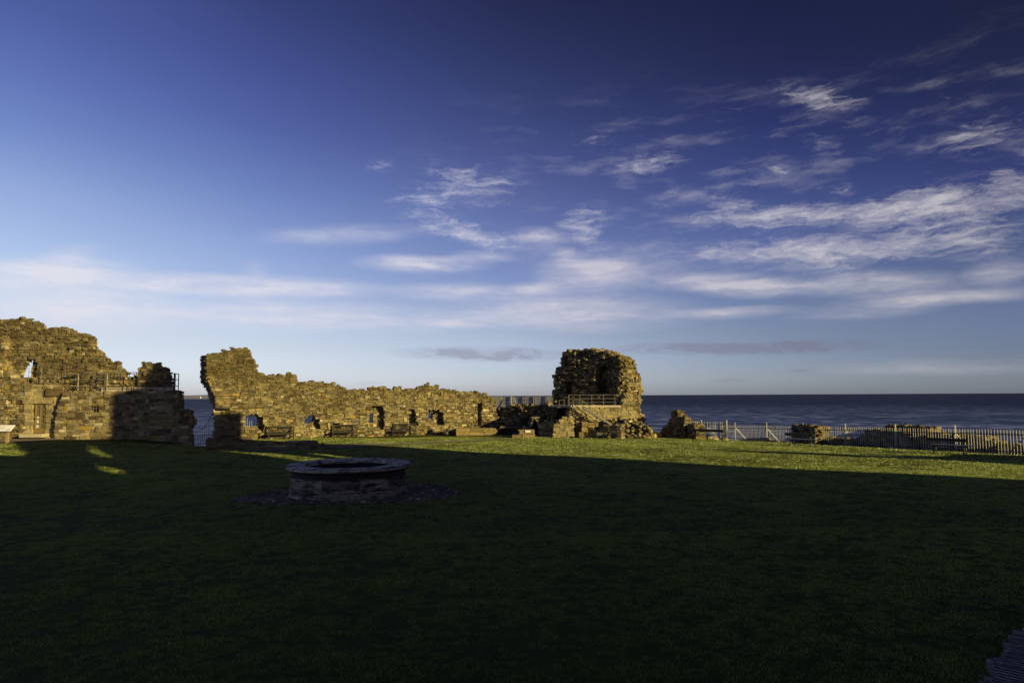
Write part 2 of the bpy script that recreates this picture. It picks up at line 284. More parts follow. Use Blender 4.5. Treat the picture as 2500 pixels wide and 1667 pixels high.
# ------------------------------------------------------------------ mesh building
class MB:
    def __init__(s): s.v = []; s.f = []; s.c = []
    def add(s, vs, fs, col=(1, 1, 1)):
        o = len(s.v); s.v.extend(tuple(v) for v in vs); s.f.extend(tuple(i + o for i in f) for f in fs); s.c.extend([col] * len(vs))
    def box(s, c, sz, rz=0.0, col=(1, 1, 1), rx=0.0, ry=0.0):
        R = (Matrix.Rotation(rz, 3, 'Z') @ Matrix.Rotation(ry, 3, 'Y') @ Matrix.Rotation(rx, 3, 'X'))
        vs = [Vector(c) + R @ Vector((x * sz[0] / 2, y * sz[1] / 2, z * sz[2] / 2)) for x in (-1, 1) for y in (-1, 1) for z in (-1, 1)]
        s.add(vs, [(0, 1, 3, 2), (4, 6, 7, 5), (0, 4, 5, 1), (2, 3, 7, 6), (0, 2, 6, 4), (1, 5, 7, 3)], col)
    def bar(s, a, b, w, d=None, col=(1, 1, 1), n=None):
        a, b = Vector(a), Vector(b); d = w if d is None else d
        t = (b - a).normalized(); side = t.cross(Vector((0, 0, 1)) if abs(t.z) < 0.95 else Vector((0, 1, 0))).normalized(); u = side.cross(t)
        vs = [p + side * (x * w / 2) + u * (y * d / 2) for p in (a, b) for x, y in ((-1, -1), (1, -1), (1, 1), (-1, 1))]
        s.add(vs, [(3, 2, 1, 0), (4, 5, 6, 7), (0, 1, 5, 4), (1, 2, 6, 5), (2, 3, 7, 6), (3, 0, 4, 7)], col)
    def tube(s, pts, r, k=6, col=(1, 1, 1)):
        pts = [Vector(p) for p in pts]; rings = []
        for i, p in enumerate(pts):
            t = (pts[min(i + 1, len(pts) - 1)] - pts[max(i - 1, 0)]).normalized()
            side = t.cross(Vector((0, 0, 1)) if abs(t.z) < 0.95 else Vector((0, 1, 0))).normalized(); u = side.cross(t)
            rings.append([p + side * (r * math.cos(2 * math.pi * j / k)) + u * (r * math.sin(2 * math.pi * j / k)) for j in range(k)])
        vs = [v for g in rings for v in g]
        fs = [(i * k + j, i * k + (j + 1) % k, (i + 1) * k + (j + 1) % k, (i + 1) * k + j) for i in range(len(pts) - 1) for j in range(k)]
        fs += [tuple(range(k - 1, -1, -1)), tuple((len(pts) - 1) * k + j for j in range(k))]
        s.add(vs, fs, col)
    def prism(s, poly, z0, z1, col=(1, 1, 1)):
        n = len(poly); vs = [(x, y, z0) for x, y in poly] + [(x, y, z1) for x, y in poly]
        s.add(vs, [tuple(range(n - 1, -1, -1)), tuple(range(n, 2 * n))] + [(i, (i + 1) % n, n + (i + 1) % n, n + i) for i in range(n)], col)
    def rock(s, c, sz, col, rnd, rough=0.22, rz=None):
        R = Matrix.Rotation(rnd.uniform(0, 6.28) if rz is None else rz, 3, 'Z') @ Matrix.Rotation(rnd.uniform(-.3, .3), 3, 'X')
        off = Vector((rnd.uniform(0, 99), rnd.uniform(0, 99), 0)); vs = []
        for v in ICO_V:
            q = Vector([math.copysign(abs(k) ** 0.6, k) for k in v]) * (1 + rough * noise.noise(v * 1.7 + off))
            vs.append(Vector(c) + R @ Vector((q.x * sz[0] / 2, q.y * sz[1] / 2, q.z * sz[2] / 2)))
        s.add(vs, ICO_F, col)
    def build(s, name, material, parent=None, smooth=False):
        me = bpy.data.meshes.new(name); me.from_pydata(s.v, [], s.f)
        a = me.color_attributes.new('Col', 'FLOAT_COLOR', 'POINT')
        arr = np.ones((len(s.v), 4), np.float32); arr[:, :3] = np.array(s.c, np.float32).reshape(-1, 3); a.data.foreach_set('color', arr.ravel())
        me.materials.append(material)
        if smooth: me.polygons.foreach_set('use_smooth', [True] * len(me.polygons))
        me.update(); o = bpy.data.objects.new(name, me); COL.objects.link(o)
        if parent:
            o.parent = parent
            if parent.name in s_world: o.matrix_parent_inverse = s_world[parent.name].inverted(); s_world[o.name] = Matrix.Identity(4)
        return o
s_world = {}
bm = bmesh.new(); bmesh.ops.create_icosphere(bm, subdivisions=2, radius=1.0)
ICO_V = [v.co.copy() for v in bm.verts]; ICO_F = [tuple(v.index for v in f.verts) for f in bm.faces]; bm.free()

def tag(o, label, cat, group=None):
    o['label'] = label; o['category'] = cat
    if group: o['group'] = group
    return o
def structure(o, kind='structure'):
    o['kind'] = kind; return o
def thing(name, loc, label, cat, group=None, rz=0.0, local=False):   # parts are built in world space unless local
    o = bpy.data.objects.new(name, None); COL.objects.link(o); o.empty_display_size = 0.3
    o.location = loc; o.rotation_euler = (0, 0, rz)
    if not local: s_world[o.name] = Matrix.Translation(Vector(loc)) @ Matrix.Rotation(rz, 4, 'Z')
    return tag(o, label, cat, group)

def pip(x, y, poly):
    c = False; j = len(poly) - 1
    for i in range(len(poly)):
        xi, yi = poly[i]; xj, yj = poly[j]
        if (yi > y) != (yj > y) and x < (xj - xi) * (y - yi) / (yj - yi) + xi: c = not c
        j = i
    return c
def sm(a, b, x):
    t = np.clip((x - a) / (b - a), 0, 1); return t * t * (3 - 2 * t)

# ------------------------------------------------------------------ ground
PLATEAU = [(-90, -30), (75, -30), (45, 11), (25.7, 34.2), (13, 49.4), (12.2, 58), (-3, 62), (-18.5, 54), (-19.6, 46.2), (-23.3, 45.6), (-24.5, 50), (-90, 52)]
def plateau_dist(x, y):
    d = np.full(x.shape, 1e9); inside = np.zeros(x.shape, bool); j = len(PLATEAU) - 1
    for i in range(len(PLATEAU)):
        (ax, ay), (bx, by) = PLATEAU[j], PLATEAU[i]
        t = np.clip(((x - ax) * (bx - ax) + (y - ay) * (by - ay)) / ((bx - ax) ** 2 + (by - ay) ** 2), 0, 1)
        d = np.minimum(d, np.hypot(x - ax - t * (bx - ax), y - ay - t * (by - ay)))
        if ay != by:
            inside ^= ((by > y) != (ay > y)) & (x < (ax - bx) * (y - by) / (ay - by) + bx)
        j = i
    return np.where(inside, 0.0, d)
def gz(x, y):
    x = np.asarray(x, float); y = np.asarray(y, float)
    z = 0.035 * np.sin(x * .31 + 1.3) * np.sin(y * .27 + .4) + 0.02 * np.sin(x * .9 + y * .5)
    z = z + 0.2 * sm(-24, -27, x) * sm(40, 46.5, y) - 0.08 * sm(-25, -20, x) * sm(-14, -20, x) * sm(40, 45, y)
    d = plateau_dist(x, y)
    z = z - np.where(d < 16, 0.13 * d, 0.13 * 16 + (d - 16) * 1.6)
    c = x + .46 * y
    z = z - 0.5 * np.maximum(0, y - 45.3) * sm(-1.6, -0.9, c) * sm(1.0, 0.3, c) * (x < -18)
    return np.maximum(z, -21)
xs = np.arange(-80, 70.01, 0.6); ys = np.concatenate([np.arange(-28, 66, 0.6), np.arange(66, 96, 1.5)])
XX, YY = np.meshgrid(xs, ys); ZZ = gz(XX, YY)
nx, ny = len(xs), len(ys)
idx = np.arange(nx * ny).reshape(ny, nx)
quads = np.stack([idx[:-1, :-1], idx[:-1, 1:], idx[1:, 1:], idx[1:, :-1]], -1).reshape(-1, 4)
me = bpy.data.meshes.new('lawn'); me.from_pydata(np.stack([XX, YY, ZZ], -1).reshape(-1, 3).tolist(), [], quads.tolist())
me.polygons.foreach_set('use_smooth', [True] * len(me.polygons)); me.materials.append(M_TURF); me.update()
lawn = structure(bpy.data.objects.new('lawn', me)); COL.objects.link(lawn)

# sea: one sheet from the cliff foot to the horizon
me = bpy.data.meshes.new('sea'); sv = [(-90000, 30, -18), (90000, 30, -18), (90000, 90000, -18), (-90000, 90000, -18)]
me.from_pydata(sv, [], [(0, 1, 2, 3)]); me.materials.append(M_SEA); sea = structure(bpy.data.objects.new('sea', me)); COL.objects.link(sea)

# far shore across the bay
mb = MB(); rnd = random.Random(3); K = 90; D0 = 9300.0
hs = []
for i in range(K + 1):
    x = -9000 + i * 7600 / K
    ridge = 44 + 16 * noise.noise(Vector((x * .0009, 1.2, 0))) + 7 * noise.noise(Vector((x * .006, 5.2, 0)))
    ridge *= min(1, (K - i) / 22)
    hs.append((x, ridge))
vs = []; fs = []
for (x, h) in hs:
    vs += [(x, D0, -18.5), (x, D0 + 60, -14.2), (x, D0 + 500, -18 + h * .35), (x, D0 + 1200, -18 + h * .62), (x, D0 + 2200, -18 + h * 1.15), (x, D0 + 3000, -19)]
for i in range(K):
    for j in range(5):
        fs.append((i * 6 + j, (i + 1) * 6 + j, (i + 1) * 6 + j + 1, i * 6 + j + 1))
mb.add(vs, fs); structure(mb.build('hills', M_HILL, smooth=True))
q = P(490, 971, D0 + 70)
mb = MB(); mb.tube([(q.x, q.y, -15), (q.x, q.y, 6)], 5, 10); mb.tube([(q.x, q.y, 6), (q.x, q.y, 10)], 3, 10)
tag(mb.build('beacon_tower', M_WHITE), 'tiny pale tower on the far shore across the bay, seen through the gap', 'tower')

# gravel path, flat in the turf
def flat_poly(name, pts, dz, material, step=1.0):
    bm = bmesh.new(); vs = [bm.verts.new((p.x, p.y, 0)) for p in pts]; bm.faces.new(vs)
    bmesh.ops.triangulate(bm, faces=bm.faces[:]); bmesh.ops.subdivide_edges(bm, edges=bm.edges[:], cuts=5, use_grid_fill=True)
    for v in bm.verts: v.co.z = float(gz(v.co.x, v.co.y)) + dz
    me = bpy.data.meshes.new(name); bm.to_mesh(me); bm.free(); me.materials.append(material)
    o = bpy.data.objects.new(name, me); COL.objects.link(o); return o
PATH_PX = [(545, 1099), (640, 1102), (740, 1099), (800, 1095), (870, 1092), (960, 1088), (1050, 1083), (1150, 1079), (1240, 1073), (1238, 1071), (1140, 1076.5), (1020, 1081), (940, 1083.5), (860, 1085), (805, 1086), (760, 1092), (600, 1096)]
PATH = [G(*p) for p in PATH_PX]
structure(flat_poly('gravel_path', PATH, 0.03, M_GRAVEL))
DOORPATH_PX = [(-60, 1084), (30, 1081.5), (110, 1079), (150, 1076), (134, 1069.5), (118, 1066.5), (60, 1066), (40, 1073), (-60, 1076)]
DOORPATH = [G(a, b_, 0.17) for a, b_ in DOORPATH_PX]
structure(flat_poly('door_path', DOORPATH, 0.05, M_GRAVEL))

# ------------------------------------------------------------------ masonry
class Frame:
    def __init__(s, o, d, wav=0.03, lean=0.0, seed=0):
        s.o = Vector((o[0], o[1], 0)); d = Vector((d[0], d[1], 0)).normalized(); s.d = d; s.n = Vector((-d.y, d.x, 0)); s.wav = wav; s.seed = seed; s.lean = lean
    def pt(s, a, z, dep=0.0):
        dd = dep
        zz = z
        if s.wav:
            q = Vector((a * .45, z * .45, s.seed)); q2 = Vector((a * 1.9, z * 1.9, s.seed + 7))
            zz += s.wav * (2.0 * noise.noise(q) + 1.0 * noise.noise(q2)); a += s.wav * (.8 * noise.noise(q2 + Vector((0, 0, 31))))
            dd += 0.05 * noise.noise(Vector((a * .5, z * .5, s.seed + 3))) + .02 * noise.noise(q2)
        p = s.o + s.d * a + s.n * dd; return Vector((p.x, p.y, zz))
    def px(s, x, y, dep=0.0):                 # sight line to (along, height) on the face
        r = ray(x, y); o = s.o + s.n * dep
        t = (o - EYE).dot(s.n) / r.dot(s.n); p = EYE + r * t
        return ((p - o).dot(s.d), p.z)
def P_OCHRE(r, z, t):
    k = r.random()
    base = [(.24, .20, .105), (.20, .163, .085), (.165, .135, .075), (.28, .235, .135), (.125, .10, .058), (.27, .215, .095), (.19, .175, .12)][min(6, int(k * 7))]
    if r.random() < .06: base = (.44, .38, .24)
    if r.random() < .02: base = (.38, .27, .06)
    if r.random() < .12: base = (.085, .062, .036)
    f = r.uniform(.8, 1.2)
    return tuple(c * f for c in base)
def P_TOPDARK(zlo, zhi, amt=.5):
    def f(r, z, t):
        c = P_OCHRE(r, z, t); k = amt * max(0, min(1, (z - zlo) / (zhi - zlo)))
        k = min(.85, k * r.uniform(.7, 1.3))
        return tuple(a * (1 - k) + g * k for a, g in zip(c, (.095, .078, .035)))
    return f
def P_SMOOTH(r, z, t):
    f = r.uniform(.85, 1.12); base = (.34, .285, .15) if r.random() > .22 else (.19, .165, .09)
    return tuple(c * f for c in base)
def P_DRESSED(r, z, t):
    f = r.uniform(.8, 1.1); base = (.25, .195, .09) if r.random() > .3 else (.20, .155, .07)
    return tuple(c * f for c in base)
MORTAR = (.155, .128, .072)

def stone(mb, fr, sa, sb, za, zb, df, db, col, r, bev=.02, jit=.015):
    J = lambda: r.uniform(-jit, jit)
    def ring(ins, dep, jd):
        return [fr.pt(a + J(), z + J(), dep + r.uniform(-jd, jd)) for a, z in ((sa + ins, za + ins), (sb - ins, za + ins), (sb - ins, zb - ins), (sa + ins, zb - ins))]
    b = min(bev, (sb - sa) * .3, (zb - za) * .3)
    vs = ring(0, db, 0) + ring(0, df + b, .005) + ring(b, df, jit)
    mb.add(vs, [(0, 3, 2, 1), (0, 1, 5, 4), (1, 2, 6, 5), (2, 3, 7, 6), (3, 0, 4, 7), (4, 5, 9, 8), (5, 6, 10, 9), (6, 7, 11, 10), (7, 4, 8, 11), (8, 9, 10, 11)], col)
def crossings(z, polys):
    xs_ = []
    for poly in polys:
        j = len(poly) - 1
        for i in range(len(poly)):
            (ax, az0), (bx, bz0) = poly[j], poly[i]
            if (az0 > z) != (bz0 > z): xs_.append(ax + (bx - ax) * (z - az0) / (bz0 - az0))
            j = i
    return sorted(xs_)
def masonry(mb, fr, poly, T=1.0, d0=0.0, hr=(.15, .27), wr=(.22, .58), prot=.03, holes=(), seed=1, pal=P_OCHRE, joint=.010, bev=.02, jit=.022, mortar_dep=.05, core=True, miss=0.0, mortar=MORTAR, jump=.5, rag=.04, crown=True):
    r = random.Random(seed); zs = [p[1] for p in poly]; ss = [p[0] for p in poly]
    z0, z1, s0, s1 = min(zs), max(zs), min(ss), max(ss)
    ins = lambda a, z: pip(a, z, poly) and not any(pip(a, z, h) for h in holes)
    brk = sorted(set([min(q[1] for q in h) for h in holes] + [max(q[1] for q in h) for h in holes]))
    z = z0
    while z < z1:
        h = r.uniform(*hr)
        for bz_ in brk:
            if z + .07 < bz_ < z + h + .05: h = bz_ - z; break
        zm = z + h / 2; xs_ = crossings(zm, [poly] + list(holes)); spans = []
        for p, q in zip(xs_[:-1], xs_[1:]):
            if q - p > .05 and ins((p + q) / 2, zm): spans.append((p + r.gauss(0, rag * .6), q + r.gauss(0, rag * .6)))
        for p_, q_ in spans:
            cells = []; a = p_
            while a < q_ - .02:
                w = r.uniform(*wr) * (.55 if r.random() < .15 else 1)
                if q_ - a - w < wr[0] * .5: w = q_ - a
                cells.append((a, a + w)); a += w
            for i, (p, q) in enumerate(cells):
                c = (p + q) / 2; edgeL = i == 0; edgeR = i == len(cells) - 1
                edgeT = not ins(c, z + h + .10) or not ins(p + .03, z + h + .1) or not ins(q - .03, z + h + .1); edgeB = z > z0 + .1 and not ins(c, z - .1)
                if core:
                    e_ = min(.05, (q - p) * .3)
                    ci = (p + (e_ if edgeL else -.004), q - (e_ if edgeR else -.004))
                    zb_ = z + h - (.03 if edgeT else -.004); za_ = z + (.03 if edgeB else -.004)
                    vs = [fr.pt(x_, y_, d_) for d_ in (d0 + mortar_dep, d0 + T - .1) for x_, y_ in ((ci[0], za_), (ci[1], za_), (ci[1], zb_), (ci[0], zb_))]
                    mb.add(vs, [(0, 1, 2, 3), (7, 6, 5, 4), (0, 4, 5, 1), (1, 5, 6, 2), (2, 6, 7, 3), (3, 7, 4, 0)], mortar)
                split = 2 if (h > hr[0] * 1.25 and r.random() < .28) else 1
                for k in range(split):
                    za = z + h * k / split + joint; zb = z + h * (k + 1) / split - joint
                    if miss and r.random() < miss and not (edgeL or edgeR): continue
                    e = abs(r.gauss(0, prot)) * (1 if r.random() < .8 else -.4)
                    stone(mb, fr, p + joint, q - joint, za, zb, d0 - e, d0 + .22, pal(r, zm, (p - s0) / max(.1, s1 - s0)), r, bev, jit)
                if edgeL or edgeR or edgeT or edgeB:
                    dd = d0 + .2
                    while dd < d0 + T:
                        dl = r.uniform(.25, .5); ex = (r.uniform(-.05, .05), r.uniform(-.05, .05))
                        up_ = r.uniform(-.05, .05) if edgeT else 0
                        stone(mb, fr, p + joint + (ex[0] if edgeL else 0), q - joint + (ex[1] if edgeR else 0), z + joint, z + h - joint + up_, dd, min(dd + dl, d0 + T + .1), pal(r, zm, 0), r, bev, jit)
                        dd += dl + .01
                # loose stones along a broken top
                if crown and edgeT and not edgeB and z > z0 + .5 and not any(pip(c, z + h + .15, hh) for hh in holes):
                    for _k in range(max(1, int((q - p) / .28))):
                        if r.random() < .2: continue
                        sz = r.uniform(.14, .34); pp_ = fr.pt(r.uniform(p, q), z + h + sz * r.uniform(-.18, .16), d0 + r.uniform(.05, max(.12, min(T, .7) - .1)))
                        mb.rock(pp_, (sz * r.uniform(1.0, 1.7), sz * r.uniform(.9, 1.5), sz * r.uniform(.55, .9)), pal(r, zm, 0), r, .35, math.atan2(fr.d.y, fr.d.x) + r.gauss(0, .35))
                if crown and (edgeL or edgeR) and not edgeT and z > z0 + .5 and r.random() < .45:
                    ee = p if edgeL else q
                    if not any(pip(ee + (-.12 if edgeL else .12), zm, hh) for hh in holes):
                        sz = r.uniform(.14, .30); mb.rock(fr.pt(ee, z + h * r.uniform(.2, .8), d0 + r.uniform(.05, .5)), (sz * 1.4, sz * 1.2, sz * .7), pal(r, zm, 0), r, .35, math.atan2(fr.d.y, fr.d.x) + r.gauss(0, .3))
        z += h
    # odd stones that break the courses
    area = (s1 - s0) * (z1 - z0)
    for _ in range(int(area * jump)):
        a, z = r.uniform(s0, s1), r.uniform(z0, z1); w, h = r.uniform(wr[0] * .8, wr[1] * .9), r.uniform(hr[0] * 1.1, hr[1] * 1.5)
        if r.random() < .35: w, h = h * .6, w * .8
        if not all(ins(a + i * w * .62, z + j * h * .62) for i in (-1, 0, 1) for j in (-1, 0, 1)): continue
        stone(mb, fr, a - w / 2, a + w / 2, z - h / 2, z + h / 2, d0 - abs(r.gauss(0, prot)) - .012 - prot * .5, d0 + .1, pal(r, z, 0), r, bev, jit * 1.6)
def rubble(mb, fr_pt, n, seed, size=(.2, .5), pal=P_OCHRE):
    r = random.Random(seed)
    for i in range(n):
        c = fr_pt(r); s_ = r.uniform(*size)
        mb.rock(c, (s_ * r.uniform(.8, 1.5), s_ * r.uniform(.7, 1.1), s_ * r.uniform(.5, .8)), pal(r, c[2], 0), r)
def pxpoly(fr, pts, dep=0.0): return [fr.px(x, y, dep) for x, y in pts]
def C(org, sc, pts): return [(org[0] + x * sc, org[1] + y * sc) for x, y in pts]   # measured on an enlargement of the photograph
def voussoirs(mb, fr, cx_, z_, r0, r1, a0, a1, n, d0, seed, pal=P_OCHRE, dep=.3):
    r = random.Random(seed)
    for i in range(n):
        t0 = a0 + (a1 - a0) * (i + .06) / n; t1 = a0 + (a1 - a0) * (i + .94) / n; rr = r1 * r.uniform(.9, 1.08)
        q = [(cx_ + k * math.cos(t), z_ + k * math.sin(t)) for k, t in ((r0, t0), (rr, t0), (rr, t1), (r0, t1))]
        d = d0 - r.uniform(0, .05); vs = [fr.pt(a, z, d) for a, z in q] + [fr.pt(a, z, d + dep) for a, z in q]
        mb.add(vs, [(0, 1, 2, 3), (7, 6, 5, 4), (0, 4, 5, 1), (1, 5, 6, 2), (2, 6, 7, 3), (3, 7, 4, 0)], pal(r, z_, 0))

# ------------------------------------------------------------------ the long curtain wall
FW = Frame((P(520, 1080, 50.0).x, 50.0), (19.3, 7.0), seed=2)
O2, K2 = (440, 820), 500 / 2352
O3, K3 = (800, 880), 500 / 2352
top2 = [(298,219),(370,214),(450,196),(500,162),(600,150),(750,150),(796,168),(800,230),(826,275),(858,338),(846,392),(905,414),(903,436),(862,442),(960,462),(1100,460),(1200,448),(1225,432),(1275,430),(1300,468),(1350,518),(1480,522),(1600,526),(1740,550),(1850,580),(1940,612),(2040,622),(2150,606),(2240,586)]
top3 = [(430,330),(550,302),(675,304),(690,322),(830,318),(930,328),(1075,316),(1095,282),(1150,274),(1222,282),(1268,300),(1285,336),(1350,338),(1450,356),(1600,368),(1720,372),(1790,396),(1870,432),(1905,462),(1950,482),(1925,530),(1935,600),(1968,645),(1962,760),(1960,900)]
left2 = [(330,1290),(345,1150),(395,1080),(385,1010),(395,950),(388,860),(372,745),(335,720),(306,600),(300,550),(298,500),(298,440)]
fw_poly = pxpoly(FW, C(O2, K2, top2) + C(O3, K3, top3) + C(O2, K2, left2))
BASE = -0.9
fw_poly = [(a, max(z, BASE) if z > .4 else BASE) for a, z in fw_poly]
def H2(p, dep=0.0): return pxpoly(FW, C(O2, K2, p), dep)
def H3(p, dep=0.0): return pxpoly(FW, C(O3, K3, p), dep)
niches = [H2([(738,1045),(742,935),(770,915),(820,905),(835,925),(862,900),(888,915),(900,935),(952,948),(945,1000),(962,1030),(958,1098),(905,1108),(880,1045)]),
          H2([(1416,1012),(1420,935),(1460,925),(1500,905),(1535,915),(1560,950),(1605,965),(1590,1010),(1612,1030),(1606,1062),(1552,1070),(1512,1012)]),
          H2([(1745,1062),(1745,1004),(1830,1004),(1832,1062)]),
          H3([(472,780),(472,600),(510,560),(505,520),(625,525),(650,560),(650,775),(640,785)]),
          H3([(925,740),(930,580),(985,565),(1030,640),(1020,700),(1050,740)]),
          H3([(1148,680),(1150,590),(1175,555),(1280,575),(1330,600),(1330,740),(1260,740),(1240,680)]),
          H3([(1722,745),(1720,500),(1770,480),(1772,600),(1762,745)])]
openings = [H2([(730,1040),(732,942),(790,918),(820,925),(868,912),(884,940),(884,1040)], .6), H2([(1412,1010),(1414,940),(1470,935),(1522,912),(1530,950),(1500,1010)], .6),
            H3([(474,714),(476,612),(524,612),(524,714)], .6), H3([(1150,668),(1154,596),(1212,596),(1208,668)], .6)]
cw = thing('curtain_wall', (FW.o.x + 8, FW.o.y + 4, 0), 'long ruined sandstone curtain wall with four barred windows and a taller broken left end', 'ruined wall')
mb = MB()
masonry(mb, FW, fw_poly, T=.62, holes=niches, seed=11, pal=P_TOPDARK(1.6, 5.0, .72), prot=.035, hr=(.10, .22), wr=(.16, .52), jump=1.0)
masonry(mb, FW, [(a + (.12 if i else 0), z - .12 if z > 1 else z) for i, (a, z) in enumerate(fw_poly)], T=.6, d0=.60, holes=openings, seed=12, pal=P_OCHRE, prot=.05)
for x0 in (1215,):
    a, z = H3([(x0, 600)])[0]; voussoirs(mb, FW, a, z, .28, .95, .7, 2.4, 6, -.04, 5, P_OCHRE)
# broken return of the left end, turned out of the sun
RTN = Frame((P(506, 900, 49.7).x, 49.7), (.62, -.78), seed=4)
rp = pxpoly(RTN, C(O2, K2, [(300,224),(232,222),(230,450),(238,520),(262,560),(300,600),(330,720),(372,745),(388,860),(400,860),(400,700),(340,560),(300,470)]))
masonry(mb, RTN, rp, T=.9, seed=15, pal=P_TOPDARK(2, 5, .3), prot=.05, hr=(.1, .2))
mb.build('masonry', M_STONE, cw)
for k, h in enumerate(openings):
    s0, s1 = min(p[0] for p in h), max(p[0] for p in h); z0, z1 = min(p[1] for p in h), max(p[1] for p in h)
    n = [6, 4, 3, 3][k]; mb = MB()
    for i in range(n):
        a = s0 + (s1 - s0) * (i + .5) / n
        mb.tube([FW.pt(a, z0 - .05, 1.0), FW.pt(a, z1 + .1, 1.0)], .014, 5)
    mb.build('window_grille', M_GALV, cw)

# low stone plinth at the right foot of the wall
PL = Frame((G(1117, 1063.5).x, G(1117, 1063.5).y - .2), (1.0, .16), seed=5)
mb = MB()
masonry(mb, PL, pxpoly(PL, [(1113,1066),(1113,1046),(1128,1044),(1215,1043),(1217,1047),(1213,1064),(1213,1070),(1113,1071)]), T=1.3, seed=21, crown=False, pal=P_DRESSED, hr=(.24, .34), wr=(.7, 1.5), prot=.012, bev=.015, jit=.012)
tag(mb.build('stone_plinth', M_STONE), 'low dressed stone plinth at the right foot of the curtain wall', 'plinth')
mb = MB(); st = G(1099, 1062.5); r_ = random.Random(5)
for i, (dx, dy, z, s_) in enumerate([(-.25,0,.18,.5),(.2,.1,.18,.5),(0,-.1,.45,.42),(.3,.1,.5,.36),(.1,0,.75,.34),(.35,.1,.1,.5),(-.1,.2,.2,.5)]):
    mb.rock((st.x + dx, st.y - .1 + dy, z), (s_ * 1.2, s_, s_ * .75), P_OCHRE(r_, 0, 0), r_)
tag(mb.build('wall_stub', M_STONE), 'small broken stub of stones between the rightmost wall bench and the plinth', 'stub')

# low shaded footing before the left end of the curtain wall
LF = Frame((P(500, 1096, 40.3).x, 40.3), (1, .05), seed=6)
mb = MB()
masonry(mb, LF, pxpoly(LF, C(O2, K2, [(285,1320),(290,1185),(380,1180),(420,1225),(600,1228),(640,1200),(760,1208),(770,1225),(1090,1222),(1400,1228),(1420,1218),(1530,1215),(1545,1240),(1600,1248),(1610,1262),(1740,1264),(1745,1310),(1500,1330)])), T=1.1, seed=31, pal=P_TOPDARK(-1, .6, .25), hr=(.1, .18), wr=(.25, .7), prot=.05)
tag(mb.build('low_footing', M_STONE), 'low broken stone footing in shade before the left end of the curtain wall', 'footing')

# ------------------------------------------------------------------ left ruined range
O1, K1 = (0, 740), 500 / 2063
RA = Frame((P(0, 1000, 49.25).x, 49.25), (1, 0), seed=7)
RB = Frame((P(0, 1000, 48.8).x, 48.8), (1, 0), seed=8)
RC = Frame((P(0, 1000, 48.4).x, 48.4), (1, -.0), seed=9)
def A1(fr, p, dep=0.0): return pxpoly(fr, C(O1, K1, p), dep)
rr_ = thing('ruined_range', (-28, 48, 0), 'ruined range at the far left with glazed door, tiny barred window and railed platform', 'ruined building')
mb = MB()
tall = A1(RA, [(-500,1500),(-500,120),(-200,140),(0,165),(60,160),(135,160),(135,150),(270,150),(285,176),(320,182),(400,182),(414,215),(408,250),(500,260),(640,255),(680,256),(732,285),(820,312),(900,320),(944,370),(935,420),(970,466),(986,492),(1040,522),(1055,556),(1110,592),(1122,602),(1184,602),(1192,632),(1215,660),(1250,662),(1250,900),(1250,1500)])
tall = [(a, max(z, BASE)) for a, z in tall]
hole_up = A1(RA, [(205,738),(212,680),(235,640),(262,600),(300,575),(338,585),(336,650),(308,692),(310,738)], .34)
dark_up = A1(RA, [(195,805),(195,735),(215,680),(255,600),(290,572),(362,580),(376,690),(362,740),(324,760),(305,805)])
masonry(mb, RA, tall, T=.36, seed=41, holes=[dark_up], pal=P_TOPDARK(4.0, 8.5, .55), prot=.06, hr=(.13, .28), wr=(.18, .56), jump=1.0)
masonry(mb, RA, [(a - .1, z - .15) for a, z in tall], T=.3, d0=.34, seed=42, holes=[hole_up], pal=P_OCHRE, prot=.05, hr=(.2, .4))
# thicker broken pier at the far left, standing proud of the wall
masonry(mb, Frame((RA.o.x, RA.o.y - .4), (1, 0), seed=3), A1(RA, [(-500,1500),(-500,420),(-60,420),(60,330),(110,290),(120,430),(60,560),(120,640),(200,770),(225,815),(290,830),(300,1500)]), T=.6, seed=43, pal=P_TOPDARK(2, 8, .15), prot=.07, hr=(.16, .34), miss=.04)
# stump on the platform
ST = Frame((P(0, 900, 50.2).x, 50.2), (1, 0), seed=10)
masonry(mb, ST, A1(ST, [(1386,920),(1388,660),(1424,657),(1432,616),(1560,620),(1580,620),(1640,650),(1668,672),(1700,688),(1695,720),(1722,800),(1698,840),(1700,920)]), T=.6, seed=44, pal=P_TOPDARK(2, 8, .35), prot=.06)
masonry(mb, ST, A1(ST, [(1180,920),(1180,745),(1260,742),(1300,760),(1400,742),(1400,920)]), T=.8, d0=.25, seed=45, pal=P_OCHRE)
# lower block with the door
masonry(mb, RB, [(a, max(z, BASE)) for a, z in A1(RB, [(236,1500),(240,812),(420,808),(615,812),(622,1500)])], T=.9, seed=46, crown=False, pal=P_SMOOTH, prot=.015, hr=(.2, .34), wr=(.35, .8), mortar_dep=.02, mortar=(.28, .24, .135),
        holes=[A1(RB, [(328,1312),(330,1014),(458,1014),(452,1312)])])
